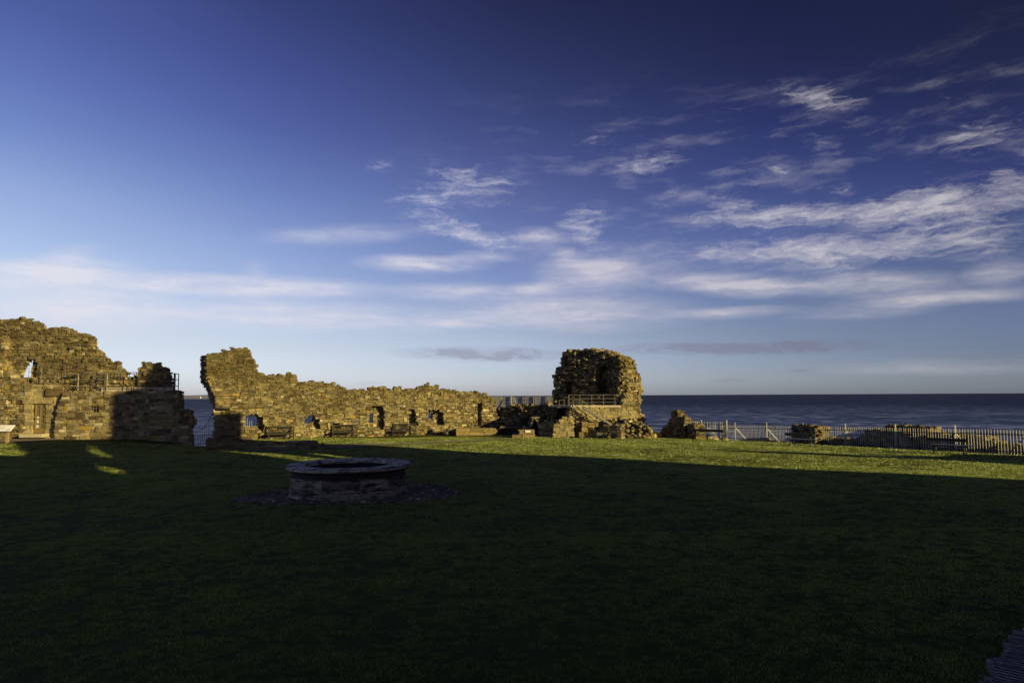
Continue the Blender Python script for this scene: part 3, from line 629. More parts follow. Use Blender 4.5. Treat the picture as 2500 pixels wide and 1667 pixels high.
# forward block with the small window
fpoly = [(a, max(z, BASE - .6)) for a, z in A1(RC, [(536,1500),(545,1330),(548,1200),(570,1100),(590,1000),(612,975),(622,930),(622,902),(900,900),(1400,905),(1650,898),(1775,892),(1796,905),(1798,1070),(1860,1074),(1862,1105),(1885,1108),(1905,1122),(1908,1165),(1925,1168),(1925,1218),(1890,1222),(1888,1300),(1900,1420),(1905,1700)])]
winh = A1(RC, [(910,1102),(912,1034),(990,1034),(988,1102)])
masonry(mb, RC, fpoly, T=.8, seed=47, pal=P_OCHRE, prot=.028, hr=(.15, .3), wr=(.25, .68), mortar_dep=.03, holes=[winh], mortar=(.25, .21, .125))
lint = RB.px(*C(O1, K1, [(395, 990)])[0]); mb.box(RB.pt(lint[0], lint[1], .02), (2.3, .2, .30), col=(.33, .275, .15))
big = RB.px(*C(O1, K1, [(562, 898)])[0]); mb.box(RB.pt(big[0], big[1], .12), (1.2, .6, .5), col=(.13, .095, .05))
mb.build('masonry', M_STONE, rr_)
mb = MB()
a0 = RC.px(*C(O1, K1, [(625, 895)])[0]); a1 = RC.px(*C(O1, K1, [(1800, 890)])[0])
RC2 = Frame(RC.o[:2], (1, 0), wav=0, seed=9); mb.box(RC2.pt((a0[0] + a1[0]) / 2 - .2, 3.36, .62), (a1[0] - a0[0] - .4, 1.1, .14)); mb.box(RC2.pt((a0[0] + a1[0]) / 2 + .9, 3.62, .66), (a1[0] - a0[0] - 3.0, .12, .42))
mb.build('platform', M_CONC, rr_)
# door
d0_, d1_ = RB.px(*C(O1, K1, [(330, 1308)])[0]), RB.px(*C(O1, K1, [(456, 1015)])[0])
X0, X1, Z0, Z1 = d0_[0], d1_[0], d0_[1], d1_[1]
mb = MB(); dw_, dh = X1 - X0, Z1 - Z0
def dbox(mb, x0, x1, z0, z1, dep, th, col=(1, 1, 1)):
    mb.box(RB.pt(X0 + (x0 + x1) / 2 * dw_, 0, 0).xy.to_3d() + Vector((0, dep, Z0 + (z0 + z1) / 2 * dh)), ((x1 - x0) * dw_, th, (z1 - z0) * dh), 0, col)
for x0, x1, z0, z1 in ((0, .14, 0, 1), (.86, 1, 0, 1), (.14, .86, 0, .15), (.14, .86, .955, 1), (.475, .525, .15, .955)): dbox(mb, x0, x1, z0, z1, .12, .07)
for i in range(1, 5): 
    z = .15 + .805 * i / 5
    dbox(mb, .14, .475, z - .012, z + .012, .12, .07); dbox(mb, .525, .86, z - .012, z + .012, .12, .07)
door = mb.build('door', M_DOOR, rr_)
mb = MB(); dbox(mb, .13, .87, .14, .96, .15, .012); mb.build('door_glazing', M_GLASS, door)
for x0, x1, z0, z1 in ((.16, .45, .17, .28), (.17, .45, .34, .45), (.18, .44, .50, .57)):
    mb = MB(); dbox(mb, x0, x1, z0, z1, .137, .006); mb.build('pale_blind', M_PANEB, door)
mb = MB(); dbox(mb, .03, .09, .45, .52, .07, .05); mb.build('handle', M_DARKIRON, door)
mb = MB(); dbox(mb, -.5, 1.5, -.13, -.01, -.35, .9); mb.build('doorstep', M_CONC, rr_)
# bars of the small window
mb = MB(); w0, w1 = winh[0], winh[2]
for k in (.3, .62): mb.bar(RC.pt(w0[0] + (w1[0] - w0[0]) * k, w0[1] - .05, .12), RC.pt(w0[0] + (w1[0] - w0[0]) * k, w1[1] + .05, .12), .03)
mb.bar(RC.pt(w0[0], (w0[1] + w1[1] * 2) / 3, .12), RC.pt(w1[0], (w0[1] + w1[1] * 2) / 3, .12), .025)
mb.build('window_grille', M_RAIL, rr_)
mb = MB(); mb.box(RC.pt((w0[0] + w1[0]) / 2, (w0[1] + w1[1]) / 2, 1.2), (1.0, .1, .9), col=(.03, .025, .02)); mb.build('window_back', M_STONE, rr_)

# railings
def railing(name, fr, posts, rails, label, group, r=.024, material=M_RAIL, rk=6):
    """posts: (along, z0, z1, depth); rails: lists of (along, z, depth)"""
    p0 = fr.pt(*posts[0][:2], posts[0][3]); t = thing(name, p0, label, 'railing', group)
    for a, z0, z1, dep in posts:
        mb = MB(); mb.tube([fr.pt(a, z0, dep), fr.pt(a, z1, dep)], r * 1.15, rk); mb.build('post', material, t)
    for pts in rails:
        mb = MB(); mb.tube([fr.pt(*q) for q in pts], r, rk); mb.build('rail', material, t)
    return t
RC2 = Frame(RC.o[:2], (1, 0), wav=0, seed=9)
def s1(x, y=900): return RC2.px(*C(O1, K1, [(x, y)])[0])[0]
zt = [RC2.px(*C(O1, K1, [(1000, y)])[0])[1] for y in (712, 772, 836)]
DG = 'tubular railings on the left ruin'
railing('railing', RC2, [(s1(x), 3.4, zt[0], .08) for x in (688, 985, 1038, 1290, 1337, 1380, 1650, 1752)], [[(s1(688), z, .12), (s1(1752), z, .12)] for z in zt], 'long three-bar front railing along the platform edge of the left ruin', DG, material=M_DARKIRON)
sd = lambda x, dep: RC2.px(*C(O1, K1, [(x, 800)])[0], dep)[0]
railing('railing', RC2, [(sd(1752, .1), 3.4, zt[0], .1), (sd(1765, .5), 3.4, zt[0], .5), (sd(1798, 1.0), 3.4, zt[0], 1.0)], [[(sd(1690, .1), z, .1), (sd(1752, .1), z, .1), (sd(1798, 1.0), z, 1.0)] for z in zt], 'short dark return railing at the right corner of the platform against the sky', DG, r=.03, material=M_DARKIRON)
railing('railing', RC2, [(s1(742), 3.4, zt[0] + .02, .45), (s1(1034), 3.4, zt[0] + .02, .48)], [[(s1(690), z + .02, .15), (s1(742), z + .02, .45), (s1(1034), z + .02, .48)] for z in zt], 'brightly lit inner railing turning back across the platform near the tall wall', DG, material=M_GALV)
RA2 = Frame((RB.o.x, RB.o.y), (1, 0), wav=0)
def s2(x, y=700): return RA2.px(*C(O1, K1, [(x, y)])[0])
zz_ = [s2(400, y)[1] for y in (622, 690, 747)]
railing('railing', RA2, [(s2(276)[0], s2(276, 815)[1], s2(276, 592)[1], .15), (s2(405)[0], s2(405, 815)[1], zz_[0], .15), (s2(640)[0], s2(640, 815)[1], zz_[0], .15)], [[(s2(276)[0], z, .15), (s2(640)[0], z, .15)] for z in zz_], 'thin pale railing above the glazed door, in front of the broken upper window', DG, r=.016)
s_a, s_b = ST.px(*C(O1, K1, [(1250, 690)])[0]), ST.px(*C(O1, K1, [(1390, 690)])[0])
ST2 = Frame(ST.o[:2], (1, 0), wav=0)
railing('railing', ST2, [(s_a[0] + .1, 3.5, s_a[1], 1.5), (s_b[0] + .2, 3.5, s_a[1], 1.5)], [[(s_a[0] - .3, s_a[1], 1.5), (s_b[0] + .5, s_a[1], 1.5)], [(s_a[0] - .3, s_a[1] - .5, 1.5), (s_b[0] + .5, s_a[1] - .5, 1.5)]], 'pale far railing in the gap between tall wall and platform stump', DG, material=M_GALV)

# iron gate fence in the gap between range and curtain wall
GP = Frame((P(470, 1080, 47.2).x, 47.2), (1, .12), wav=0)
OG, KG = (440, 940), 100 / 980
bars = [(320,1060),(368,1055),(412,1050),(455,1030),(497,1020),(540,1000),(587,955),(632,890),(683,800),(720,725),(765,745),(800,760)]
gt = thing('iron_railing', GP.pt(0, 0), 'dark iron bar fence with rising top rail, in the gap left of the curtain wall', 'fence')
mb = MB()
for x, y in bars:
    a, z = GP.px(OG[0] + x * KG, OG[1] + y * KG); mb.tube([GP.pt(a, -1.6), GP.pt(a, z)], .013, 5)
mb.build('bars', M_DARKIRON, gt)
mb = MB(); mb.tube([GP.pt(*GP.px(OG[0] + x * KG, OG[1] + (y + 50) * KG)) for x, y in [(290, 1055)] + bars[:-1]], .016, 5); mb.build('top_rail', M_DARKIRON, gt)
mb = MB(); mb.tube([GP.pt(*GP.px(OG[0] + x * KG, OG[1] + 1405 * KG)) for x in (300, 780)], .016, 5); mb.build('bottom_rail', M_DARKIRON, gt)

# information lectern at the far left
LP = P(12, 1079, 45.0); gzl = float(gz(LP.x, LP.y))
il = thing('information_board', (LP.x - 1.0, LP.y, gzl), 'white tilted information board on wooden legs at the left edge of the lawn', 'sign')
pan = lambda u, w: Vector((LP.x + u, LP.y + w * .45 - .1, gzl + .78 + w * .36))
mb = MB(); xr = P(28, 1047, 45).x - LP.x; xl = -2.0
def slab(mb, u0, u1, w0, w1, lift, th):
    n = Vector((0, -.36, .45)).normalized()
    q = [pan(u0, w0), pan(u1, w0), pan(u1, w1), pan(u0, w1)]
    vs = [p + n * (lift + th) for p in q] + [p + n * lift for p in q]
    mb.add(vs, [(0, 1, 2, 3), (7, 6, 5, 4), (0, 4, 5, 1), (1, 5, 6, 2), (2, 6, 7, 3), (3, 7, 4, 0)])
slab(mb, xl, xr, 0, 1, 0, .05); panel = mb.build('panel', M_WHITE, il)
mb = MB()
for w in (.82, .72, .62, .5, .4, .3): slab(mb, xl + .1, xr - (.5 if w != .82 else .9), w, w + .035, .051, .003)
slab(mb, xr - .3, xr - .05, .12, .26, .051, .003); mb.build('printed_lines', M_SIGNINK, panel)
mb = MB(); mb.box((LP.x - .9, LP.y - .02, gzl + .72), (2.1, .35, .07)); mb.build('tray', M_DARK, il)
for x in (.14, -1.7):
    mb = MB(); mb.box((LP.x + x, LP.y, gzl + .36), (.17, .14, .74)); mb.build('leg', M_SIGNPOST, il)

# ------------------------------------------------------------------ sea tower and low ruins beside it
OT, KT = (1340, 840), 260 / 2352
OS, KS = (1380, 960), 260 / 2352
OM, KM = (1180, 960), 240 / 2352
near = (P(1519, 1060, 52.4).x, 52.4)
T1 = Frame(near, (.83, -.557), seed=12)            # inner face, raked by the sun
T2 = Frame(near, (.93, .37), seed=13)               # outer face, lit
tw = thing('sea_tower', (near[0] - 2.5, 52.5, 0), 'ruined rubble tower stump beside the sea with railed platform, dark doorway and deep recess', 'ruined tower')
mb = MB()
f1 = C(OT, KT, [(1620,1700),(1640,1266),(1650,900),(1640,600),(1600,400),(1570,262),(1420,238),(1410,212),(1360,182),(1290,176),(1270,142),(1060,132),(1050,112),(900,97),(790,106),(690,127),(440,152),(300,202),(292,300),(252,335),(250,430),(276,500),(276,545),(168,545),(166,590),(140,612),(140,650),(58,662),(58,700),(96,720),(100,800),(112,900),(120,1000),(92,1060),(86,1130),(80,1266),(80,1700)])
h1 = [C(OT, KT, [(362,1110),(366,836),(486,832),(490,1110)]), C(OT, KT, [(1040,1085),(1045,640),(1090,520),(1180,470),(1330,480),(1395,560),(1390,800),(1400,1000),(1330,1085)])]
h1b = [C(OT, KT, [(372,1110),(374,840),(484,836),(488,1110)])]
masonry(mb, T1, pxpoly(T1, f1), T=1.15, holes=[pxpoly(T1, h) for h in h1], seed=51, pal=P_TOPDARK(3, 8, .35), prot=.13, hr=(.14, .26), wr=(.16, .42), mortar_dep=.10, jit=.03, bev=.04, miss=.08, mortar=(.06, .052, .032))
masonry(mb, T1, [(a, z - .1) for a, z in pxpoly(T1, f1)], T=.7, d0=1.12, holes=[pxpoly(T1, h, 1.12) for h in h1b] + [pxpoly(T1, C(OT, KT, [(1190,1060),(1195,770),(1370,775),(1370,1060)]), 1.12)], seed=52, pal=P_OCHRE, prot=.04, mortar=(.1, .085, .055))
masonry(mb, T1, [(a, z - .2) for a, z in pxpoly(T1, f1)], T=.3, d0=1.75, holes=[pxpoly(T1, C(OT, KT, [(455,1090),(455,950),(490,950),(490,1090)]), 1.75)], seed=50, pal=P_OCHRE, prot=.04, hr=(.3, .5), wr=(.4, .9))
f2 = C(OT, KT, [(1560,1900),(1560,257),(1710,267),(1760,272),(1770,302),(1860,342),(1895,362),(1900,422),(1926,452),(1930,522),(1965,562),(1975,622),(2028,626),(2030,700),(2054,752),(2030,802),(2036,900),(2060,912),(2076,980),(2094,1012),(2080,1090),(2040,1112),(2036,1266)]) + C(OS, KS, [(1670,100),(1660,250),(1650,330),(1660,450),(1730,470),(1760,560),(1790,680),(1830,760),(1866,850),(1880,1060),(1300,1060)])
masonry(mb, T2, pxpoly(T2, f2), T=2.2, seed=53, pal=P_TOPDARK(3.2, 7.5, .5), prot=.06, hr=(.15, .3), wr=(.2, .5), bev=.035, jit=.025)
# buttress face between recess and corner
T3 = Frame((near[0] - .02, near[1] - .1), (.98, -.2), seed=14)
masonry(mb, T3, pxpoly(T3, C(OT, KT, [(1480,1266),(1500,1000),(1540,800),(1570,500),(1560,330),(1640,300),(1720,340),(1740,800),(1760,1266)])), T=.6, seed=54, pal=P_TOPDARK(3.2, 7.5, .4), prot=.12, hr=(.13, .26), wr=(.15, .38), jit=.035, bev=.05, miss=.06)
mb.build('masonry', M_STONE, tw)
PF = Frame((P(1450, 1030, 51.3).x, 51.3), (1, .12), seed=15)
mb = MB()
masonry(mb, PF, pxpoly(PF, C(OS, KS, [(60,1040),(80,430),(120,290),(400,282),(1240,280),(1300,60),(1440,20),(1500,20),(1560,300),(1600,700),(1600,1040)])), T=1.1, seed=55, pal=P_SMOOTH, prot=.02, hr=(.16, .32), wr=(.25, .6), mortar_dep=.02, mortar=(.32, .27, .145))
mb.build('platform_wall', M_STONE, tw)
zpf = PF.px(*C(OS, KS, [(700, 281)])[0])[1]
pa, pb = PF.px(*C(OS, KS, [(120, 281)])[0])[0], PF.px(*C(OS, KS, [(1230, 281)])[0])[0]
mb = MB(); v = [PF.pt(pa, zpf, -.06), PF.pt(pb, zpf, -.06), PF.pt(pb + .2, zpf, 3.0), PF.pt(pa - .9, zpf, 3.6)]
mb.add([q + Vector((0, 0, .05)) for q in v] + [q - Vector((0, 0, .1)) for q in v], [(0, 1, 2, 3), (7, 6, 5, 4), (0, 4, 5, 1), (1, 5, 6, 2), (2, 6, 7, 3), (3, 7, 4, 0)])
mb.build('platform_floor', M_CONC, tw)
# railing on the platform and down the stair
PF2 = Frame(PF.o[:2], PF.d[:2], wav=0)
q = lambda x, y: PF2.px(*C(OS, KS, [(x, y)])[0])
TG = 'tubular railings at the sea tower'
zr = [q(600, y)[1] for y in (36, 118, 202)]
railing('railing', PF2, [(q(x, 100)[0], zpf, zr[0], .08) for x in (80, 325, 590, 850, 1100)], [[(q(80, 100)[0], z, .08), (q(1100 + (100 if k == 0 else 40), 100)[0], z, .08)] for k, z in enumerate(zr)], 'three-bar railing along the platform edge of the sea tower', TG, r=.018)
st_ = [(q(x, y)[0], q(x, y)[1]) for x, y in ((130, 150), (320, 155), (640, 390), (935, 600), (1000, 640))]
gl = lambda a: -.2
railing('stair_rail', PF2, [(q(132, 100)[0], q(132, 500)[1], st_[0][1], -.6), (q(335, 100)[0], q(335, 450)[1], st_[1][1], -.6), (q(645, 100)[0], q(645, 720)[1], st_[2][1], -.6), (q(932, 100)[0], q(932, 690)[1], st_[3][1], -.6)],
        [[(a, z - d, -.6) for a, z in st_] for d in (0, .33)] + [[(a, z - .95, -.6) for a, z in st_[1:]]], 'sloping handrail descending the stair in front of the sea tower platform', TG, r=.022)
TL = Frame((P(1365, 1000, 51.9).x, 51.9), (1, 0), wav=0)
ql = lambda x, y: TL.px(*C(OM, KM, [(x, y)])[0])
railing('railing', TL, [(ql(x, 300)[0], ql(x, 350)[1], ql(x, 165)[1], 0) for x in (1815, 1935)] + [(ql(2050, 300)[0], ql(2050, 310)[1], ql(2050, 50)[1], 0)],
        [[(ql(1770, y)[0], ql(1770, y)[1], 0), (ql(2100, y)[0], ql(2100, y)[1], 0)] for y in (350, 285)] + [[(ql(1815, 165)[0], ql(1815, 165)[1], 0), (ql(1960, 165)[0], ql(1960, 165)[1], 0)]], 'short low landing railing at the left side of the sea tower', TG, r=.02)
# open steel stair under the handrail
stair = thing('steel_stair', PF2.pt(*q(1000, 690), -.6), 'open steel stair rising left to the sea tower platform', 'stair')
sa_, sb_ = q(335, 290), q(1010, 690); n = 12
for dep in (-.6, -1.4):
    mb = MB(); mb.bar(PF2.pt(sa_[0], zpf - .1, dep), PF2.pt(sb_[0], .75, dep), .03, .14); mb.build('stringer', M_RAIL, stair)
for i in range(n):
    a = sa_[0] + (sb_[0] - sa_[0]) * (i + .5) / n; z = zpf + (.8 - zpf) * (i + .5) / n
    mb = MB(); p = PF2.pt(a, z, -1.0); mb.box(p, (.24, .8, .03), math.atan2(PF2.d.y, PF2.d.x)); mb.build('tread', M_RAIL, stair)

# dark back wall between curtain wall and tower
BW = Frame((P(1206, 1030, 58.2).x, 58.2), (.825, -.565), seed=16)
bw = thing('vaulted_ruin_wall', (1.5, 55.5, 0), 'dark rough rubble wall with a small low arch between curtain wall and tower', 'ruined wall')
mb = MB()
arch = lambda cx, zb, w, h, n=9: [(cx - w, zb - .6)] + [(cx - w * math.cos(math.pi * i / n), zb + h * math.sin(math.pi * i / n)) for i in range(n + 1)] + [(cx + w, zb - .6)]
bpoly = pxpoly(BW, C(OM, KM, [(285,1100),(285,345),(420,335),(650,320),(660,300),(800,290),(930,300),(940,265),(1110,262),(1300,265),(1500,262),(1590,262),(1680,300),(1760,345),(1770,600),(1700,1100)]))
ac, az_ = BW.px(*C(OM, KM, [(492, 780)])[0]); aw = BW.px(*C(OM, KM, [(565, 780)])[0])[0] - ac
masonry(mb, BW, bpoly, T=1.0, holes=[arch(ac, az_, aw, aw * 1.15)], seed=61, pal=P_TOPDARK(-2, 4, .25), prot=.11, hr=(.13, .26), wr=(.15, .42), jit=.035, bev=.045, mortar_dep=.09, miss=.06, mortar=(.06, .052, .032))
voussoirs(mb, BW, ac, az_, aw * 1.02, aw * 1.75, .05, 3.09, 9, -.12, 3, P_DRESSED)
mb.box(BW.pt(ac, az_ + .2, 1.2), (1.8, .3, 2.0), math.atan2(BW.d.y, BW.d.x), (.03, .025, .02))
bwm = mb.build('masonry', M_STONE, bw)

# plaque block: dressed wall end with a small white sign
PB = Frame((P(1275, 1071.5, 50).x, 50.0), (1, .05), seed=17)
mb = MB()
masonry(mb, PB, pxpoly(PB, C(OM, KM, [(620,1130),(625,1085),(760,1020),(855,1000),(862,860),(1050,845),(1080,868),(1200,872),(1226,900),(1228,1130)])), T=.9, seed=62, crown=False, pal=P_DRESSED, hr=(.3, .45), wr=(.6, 1.2), prot=.012, bev=.02, jit=.015)
tag(mb.build('dressed_wall_end', M_STONE), 'low dressed stone wall end carrying the small white plaque', 'ruined wall')
a, z = PB.px(*C(OM, KM, [(1065, 915)])[0]); p = PB.pt(a, z, -.06)
pq = thing('plaque', p, 'small white rectangular plaque on the low dressed wall end', 'sign')
mb = MB(); mb.box(p, (.38, .03, .13), .05); mb.build('plate', M_WHITE, pq)
mb = MB(); mb.box(p + Vector((0, -.018, 0)), (.30, .004, .035), .05); mb.build('printed_line', M_SIGNINK, pq)

# long low ledge with a dark pit behind the plaque block
LG = Frame((P(1218, 1060, 53.8).x, 53.8), (1, -.05), seed=18)
mb = MB()
masonry(mb, LG, pxpoly(LG, C(OM, KM, [(380,1100),(370,870),(400,790),(640,800),(910,790),(930,780),(990,790),(1000,830),(1060,850),(1060,1100)])), T=1.6, seed=63, pal=P_TOPDARK(-2, 2, .2), hr=(.14, .26), wr=(.25, .6), prot=.06,
        holes=[pxpoly(LG, C(OM, KM, [(370,1060),(372,900),(395,850),(720,838),(860,860),(850,980),(700,1060)]))])
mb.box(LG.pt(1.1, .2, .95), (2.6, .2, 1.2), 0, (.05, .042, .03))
tag(mb.build('broken_ledge', M_STONE), 'broken stone ledge over a dark pit between plinth and plaque', 'ruined wall')

# shaded wall with the pointed doorway
NW = Frame((P(1320, 1068, 51.9).x, 51.9), (.80, -.60), seed=19)
nwp = thing('doorway_wall', (2.2, 50.8, 0), 'shaded ruin wall with a tall black pointed doorway', 'ruined wall')
mb = MB()
NF = Frame((P(1305, 1070, 52.6).x, 52.6), (1, 0), seed=20)
oc, oz = NF.px(*C(OM, KM, [(1232, 800)])[0]); ow = abs(NF.px(*C(OM, KM, [(1315, 800)])[0])[0] - oc); ot = NF.px(*C(OM, KM, [(1232, 625)])[0])[1]
def pointed(cx, w, zs, zt, n=6):
    L = [(cx - w, -1.5), (cx - w, zs)]; 
    for i in range(1, n + 1):
        t = i / n; L.append((cx - w * (1 - t) ** .75 * (1) , zs + (zt - zs) * math.sin(t * math.pi / 2)))
    return L + [(2 * cx - a, z) for a, z in reversed(L[:-1])]
masonry(mb, NF, pxpoly(NF, C(OM, KM, [(1020,1130),(1030,850),(1090,760),(1130,640),(1180,560),(1300,560),(1400,640),(1420,700),(1420,1130)])), T=.9, holes=[pointed(oc, ow, oz, ot)], seed=64, pal=P_TOPDARK(-1, 3, .3), prot=.03)
# hood mould
pp = pointed(oc, ow * 1.08, oz, ot + .06)[1:-1]
for k in range(len(pp) - 1):
    p0, p1 = NF.pt(*pp[k], -.10), NF.pt(*pp[k + 1], -.10); mb.bar(p0, p1, .15, .15, P_SMOOTH(random.Random(k), 0, 0))
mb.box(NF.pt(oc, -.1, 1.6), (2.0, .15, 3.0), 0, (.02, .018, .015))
masonry(mb, NW, pxpoly(NW, C(OM, KM, [(1325,1130),(1325,760),(1400,690),(1560,690),(1680,700),(1680,1130)])), T=.8, seed=65, pal=P_TOPDARK(-1, 3, .2), prot=.03, hr=(.16, .26))
mb.build('masonry', M_STONE, nwp)

# bright broken wall end
BR = Frame((P(1376, 1067, 50.3).x, 50.3), (1, -.06), seed=21)
mb = MB()
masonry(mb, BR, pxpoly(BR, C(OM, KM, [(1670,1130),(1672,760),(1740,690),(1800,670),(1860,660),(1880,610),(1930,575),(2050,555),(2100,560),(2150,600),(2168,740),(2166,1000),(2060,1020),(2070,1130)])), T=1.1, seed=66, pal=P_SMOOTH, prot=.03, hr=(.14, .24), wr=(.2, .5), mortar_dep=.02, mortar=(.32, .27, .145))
tag(mb.build('bright_wall_end', M_STONE), 'brightly lit broken wall end left of the tower stair', 'ruined wall')
BR2 = Frame((P(1405, 1040, 50.8).x, 50.8), (1, 0), seed=22)
mb = MB()
masonry(mb, BR2, pxpoly(BR2, C(OS, KS, [(60,760),(100,560),(180,470),(330,455),(450,520),(500,640),(480,690),(380,700),(310,740),(310,830),(255,830),(250,740),(190,700),(190,1060),(60,1060)])), T=1.0, seed=67, pal=P_TOPDARK(-1, 3, .2), prot=.10, hr=(.12, .24), wr=(.14, .36), jit=.035, bev=.045)
tag(mb.build('rough_wall_core', M_STONE), 'rough rubble core bulging out under the top of the tower stair', 'ruined wall')
PI = Frame((P(1420, 1069, 50.1).x, 50.1), (1, .0), seed=23)
mb = MB()
masonry(mb, PI, pxpoly(PI, C(OS, KS, [(300,1060),(302,840),(365,835),(370,690),(500,690),(720,640),(725,790),(640,790),(620,745),(508,745),(505,860),(440,885),(405,960),(400,1060)])), T=.7, seed=68, crown=False, pal=P_DRESSED, hr=(.24, .36), wr=(.4, .7), prot=.015)
tag(mb.build('dressed_pier', M_STONE), 'stepped dressed stone pier at the foot of the tower stair', 'pier')
LW = Frame((P(1480, 1068, 49.7).x, 49.7), (.86, -.51), seed=24)
mb = MB()
masonry(mb, LW, pxpoly(LW, C(OS, KS, [(430,1060),(440,900),(510,860),(515,750),(620,748),(640,790),(760,790),(860,700),(960,690),(1180,690),(1250,740),(1260,1060)])), T=.8, seed=69, pal=P_TOPDARK(-1, 2, .25), prot=.05)
tag(mb.build('low_dark_wall', M_STONE), 'low dark shaded wall between the dressed pier and the rubble mound', 'ruined wall')
mb = MB(); mc = G(1550, 1068.5)
def mound(r):
    t = r.uniform(-1.75, 1.5); k = max(.1, 1 - (abs(t) / 1.9) ** 2.2) * 1.35
    if t < -1.0: k *= 1.0
    return (mc.x + t - .35, mc.y + r.uniform(-.5, 1.3), r.uniform(0, k))
rubble(mb, mound, 460, 71, (.13, .38), lambda r, z, t: tuple(c * .8 for c in P_OCHRE(r, z, t)))
for (x, y, z, s_) in ((-1.3, .6, 1.25, .5), (-.9, .6, 1.35, .55), (-1.5, .5, 1.1, .5), (-.5, .5, 1.2, .5)):
    mb.rock((mc.x + x, mc.y + y, z), (s_ * 1.0, s_ * .8, s_ * .6), P_OCHRE(rnd, 0, 0), rnd)
tag(mb.build('rubble_mound', M_STONE), 'heaped rubble mound at the right foot of the tower', 'rubble mound')
for (px, py, w, lab) in ((1593, 1067.5, .42, 'larger fallen stone lying on the grass right of the rubble mound'), (1608, 1066.5, .34, 'smaller fallen stone lying on the grass next to the black wall stump')):
    p = G(px, py); mb = MB(); mb.rock((p.x, p.y, .1), (w * 1.5, w, w * .8), (.38, .30, .15), rnd); tag(mb.build('fallen_stone', M_STONE), lab, 'stone', 'fallen stones by the tower')

# palisade behind the low ruins, and one beyond the lawn at the right
def palisade(t, A, B, n, z0f, z1, material, w=.04, part='pales', seed=1):
    mb = MB(); A, B = Vector(A), Vector(B); r = random.Random(seed); d = (B - A).normalized(); ang = math.atan2(d.y, d.x)
    for i in range(n):
        p = A + (B - A) * ((i + .5) / n); zt = z1 if not callable(z1) else z1((i + .5) / n); zb = z0f((i + .5) / n)
        h = zt - zb; lx = r.uniform(-.012, .012)
        vs = []
        for hh in (0, h - .07): vs += [(p.x + lx * hh + w / 2 * math.cos(k * math.pi / 3 + .3), p.y + w / 2 * math.sin(k * math.pi / 3 + .3), zb + hh) for k in range(6)]
        vs.append((p.x + lx * h, p.y, zt))
        mb.add(vs, [(k, (k + 1) % 6, 6 + (k + 1) % 6, 6 + k) for k in range(6)] + [(6 + k, 6 + (k + 1) % 6, 12) for k in range(6)])
    return mb.build(part, material, t)
BF0, BF1 = P(1185, 964, 71), P(1354, 963, 68)
bf = thing('palisade_fence', (BF0.x, BF0.y, 1.5), 'steel bar fence on the skyline behind the dark ruin wall left of the tower', 'fence', 'steel palisade fences')
zt1 = P(1260, 966.5, 70).z
palisade(bf, (BF0.x, BF0.y, 0), (P(1249, 964, 69.9).x, 69.9, 0), 22, lambda t: 1.0, zt1, M_GALV, .042, seed=2)
palisade(bf, (P(1249, 964, 69.9).x, 69.9, 0), (BF1.x, BF1.y, 0), 58, lambda t: 1.0, zt1, M_GALV, .026, 'thin_pales', seed=3)
for zz in (zt1 - .12, zt1 - .42, zt1 - .75):
    mb = MB(); mb.bar((BF0.x, BF0.y + .05, zz), (BF1.x, BF1.y + .05, zz), .03, .035); mb.build('rail', M_DARKIRON, bf)
for px in (1249, 1280, 1306, 1334):
    mb = MB(); q_ = P(px, 964, 71 - (px - 1185) * 3 / 169); mb.bar((q_.x, q_.y - .1, .8), (q_.x, q_.y - .1, zt1 + .02), .07); mb.build('post', M_DARKIRON if px > 1255 else M_GALV, bf)
mb = MB(); mb.bar((P(1253, 970, 69.5).x, 69.5, zt1 - .1), (P(1264, 988, 69).x, 69, 1.9), .05); mb.build('brace', M_GALV, bf)
sf0, sf1 = P(1583, 1055, 66), P(1618, 1055, 66)
sf = thing('palisade_fence', sf0, 'tops of a distant pale fence in the dip between tower and black wall stump', 'fence', 'steel palisade fences')
palisade(sf, (sf0.x, sf0.y, 0), (sf1.x, sf1.y, 0), 9, lambda t: -3, P(1600, 1054.5, 66).z, M_GALV, .07)

# the long fence at the cliff edge: posts found by their even spacing
def post_at(nn):
    Y = 62.8 * (1 - .0658 * nn); px = (1790 - 46.3 * nn) / (1 - .0658 * nn); return Vector(((px - 1250) / F * Y, Y, 0))
lf = thing('palisade_fence', (24, 52, -1.2), 'long pale steel palisade fence with raking struts along the cliff edge at the right', 'fence', 'steel palisade fences')
topz = lambda nn: .35 + (1.08 - .35) * (nn / 6)
gnd = lambda p: float(gz(p.x, p.y)) - .05
for k in range(-1, 8):
    a, b_ = post_at(k), post_at(k + 1)
    if k == 7: b_ = post_at(7.4)
    palisade(lf, a, b_, 24, lambda t, a=a, b_=b_: gnd(a.lerp(b_, t)), lambda t, k=k: topz(k + t), M_GALV, .020 + .0044 * max(k, 0), 'pale_panel', seed=k + 20)
    dn = (b_ - a).normalized().cross(Vector((0, 0, 1)))
    for off in (.28, 1.25):
        mb = MB(); mb.bar(a + Vector((0, 0, topz(k) - off)) + dn * .035, b_ + Vector((0, 0, topz(k + 1) - off)) + dn * .035, .035, .05); mb.build('rail', M_DARKIRON, lf)
    mb = MB(); mb.bar(a + Vector((0, 0, gnd(a))), a + Vector((0, 0, topz(k) + .22)), .055); mb.build('post', M_GALV, lf)
    # strut leaning out to the right, down the slope behind
    mb = MB(); q_ = a + Vector((1.5, .5, 0)); mb.bar(a + Vector((0, 0, topz(k) - .25)), Vector((q_.x, q_.y, topz(k) - 1.75)), .048); mb.build('strut', M_GALV, lf)
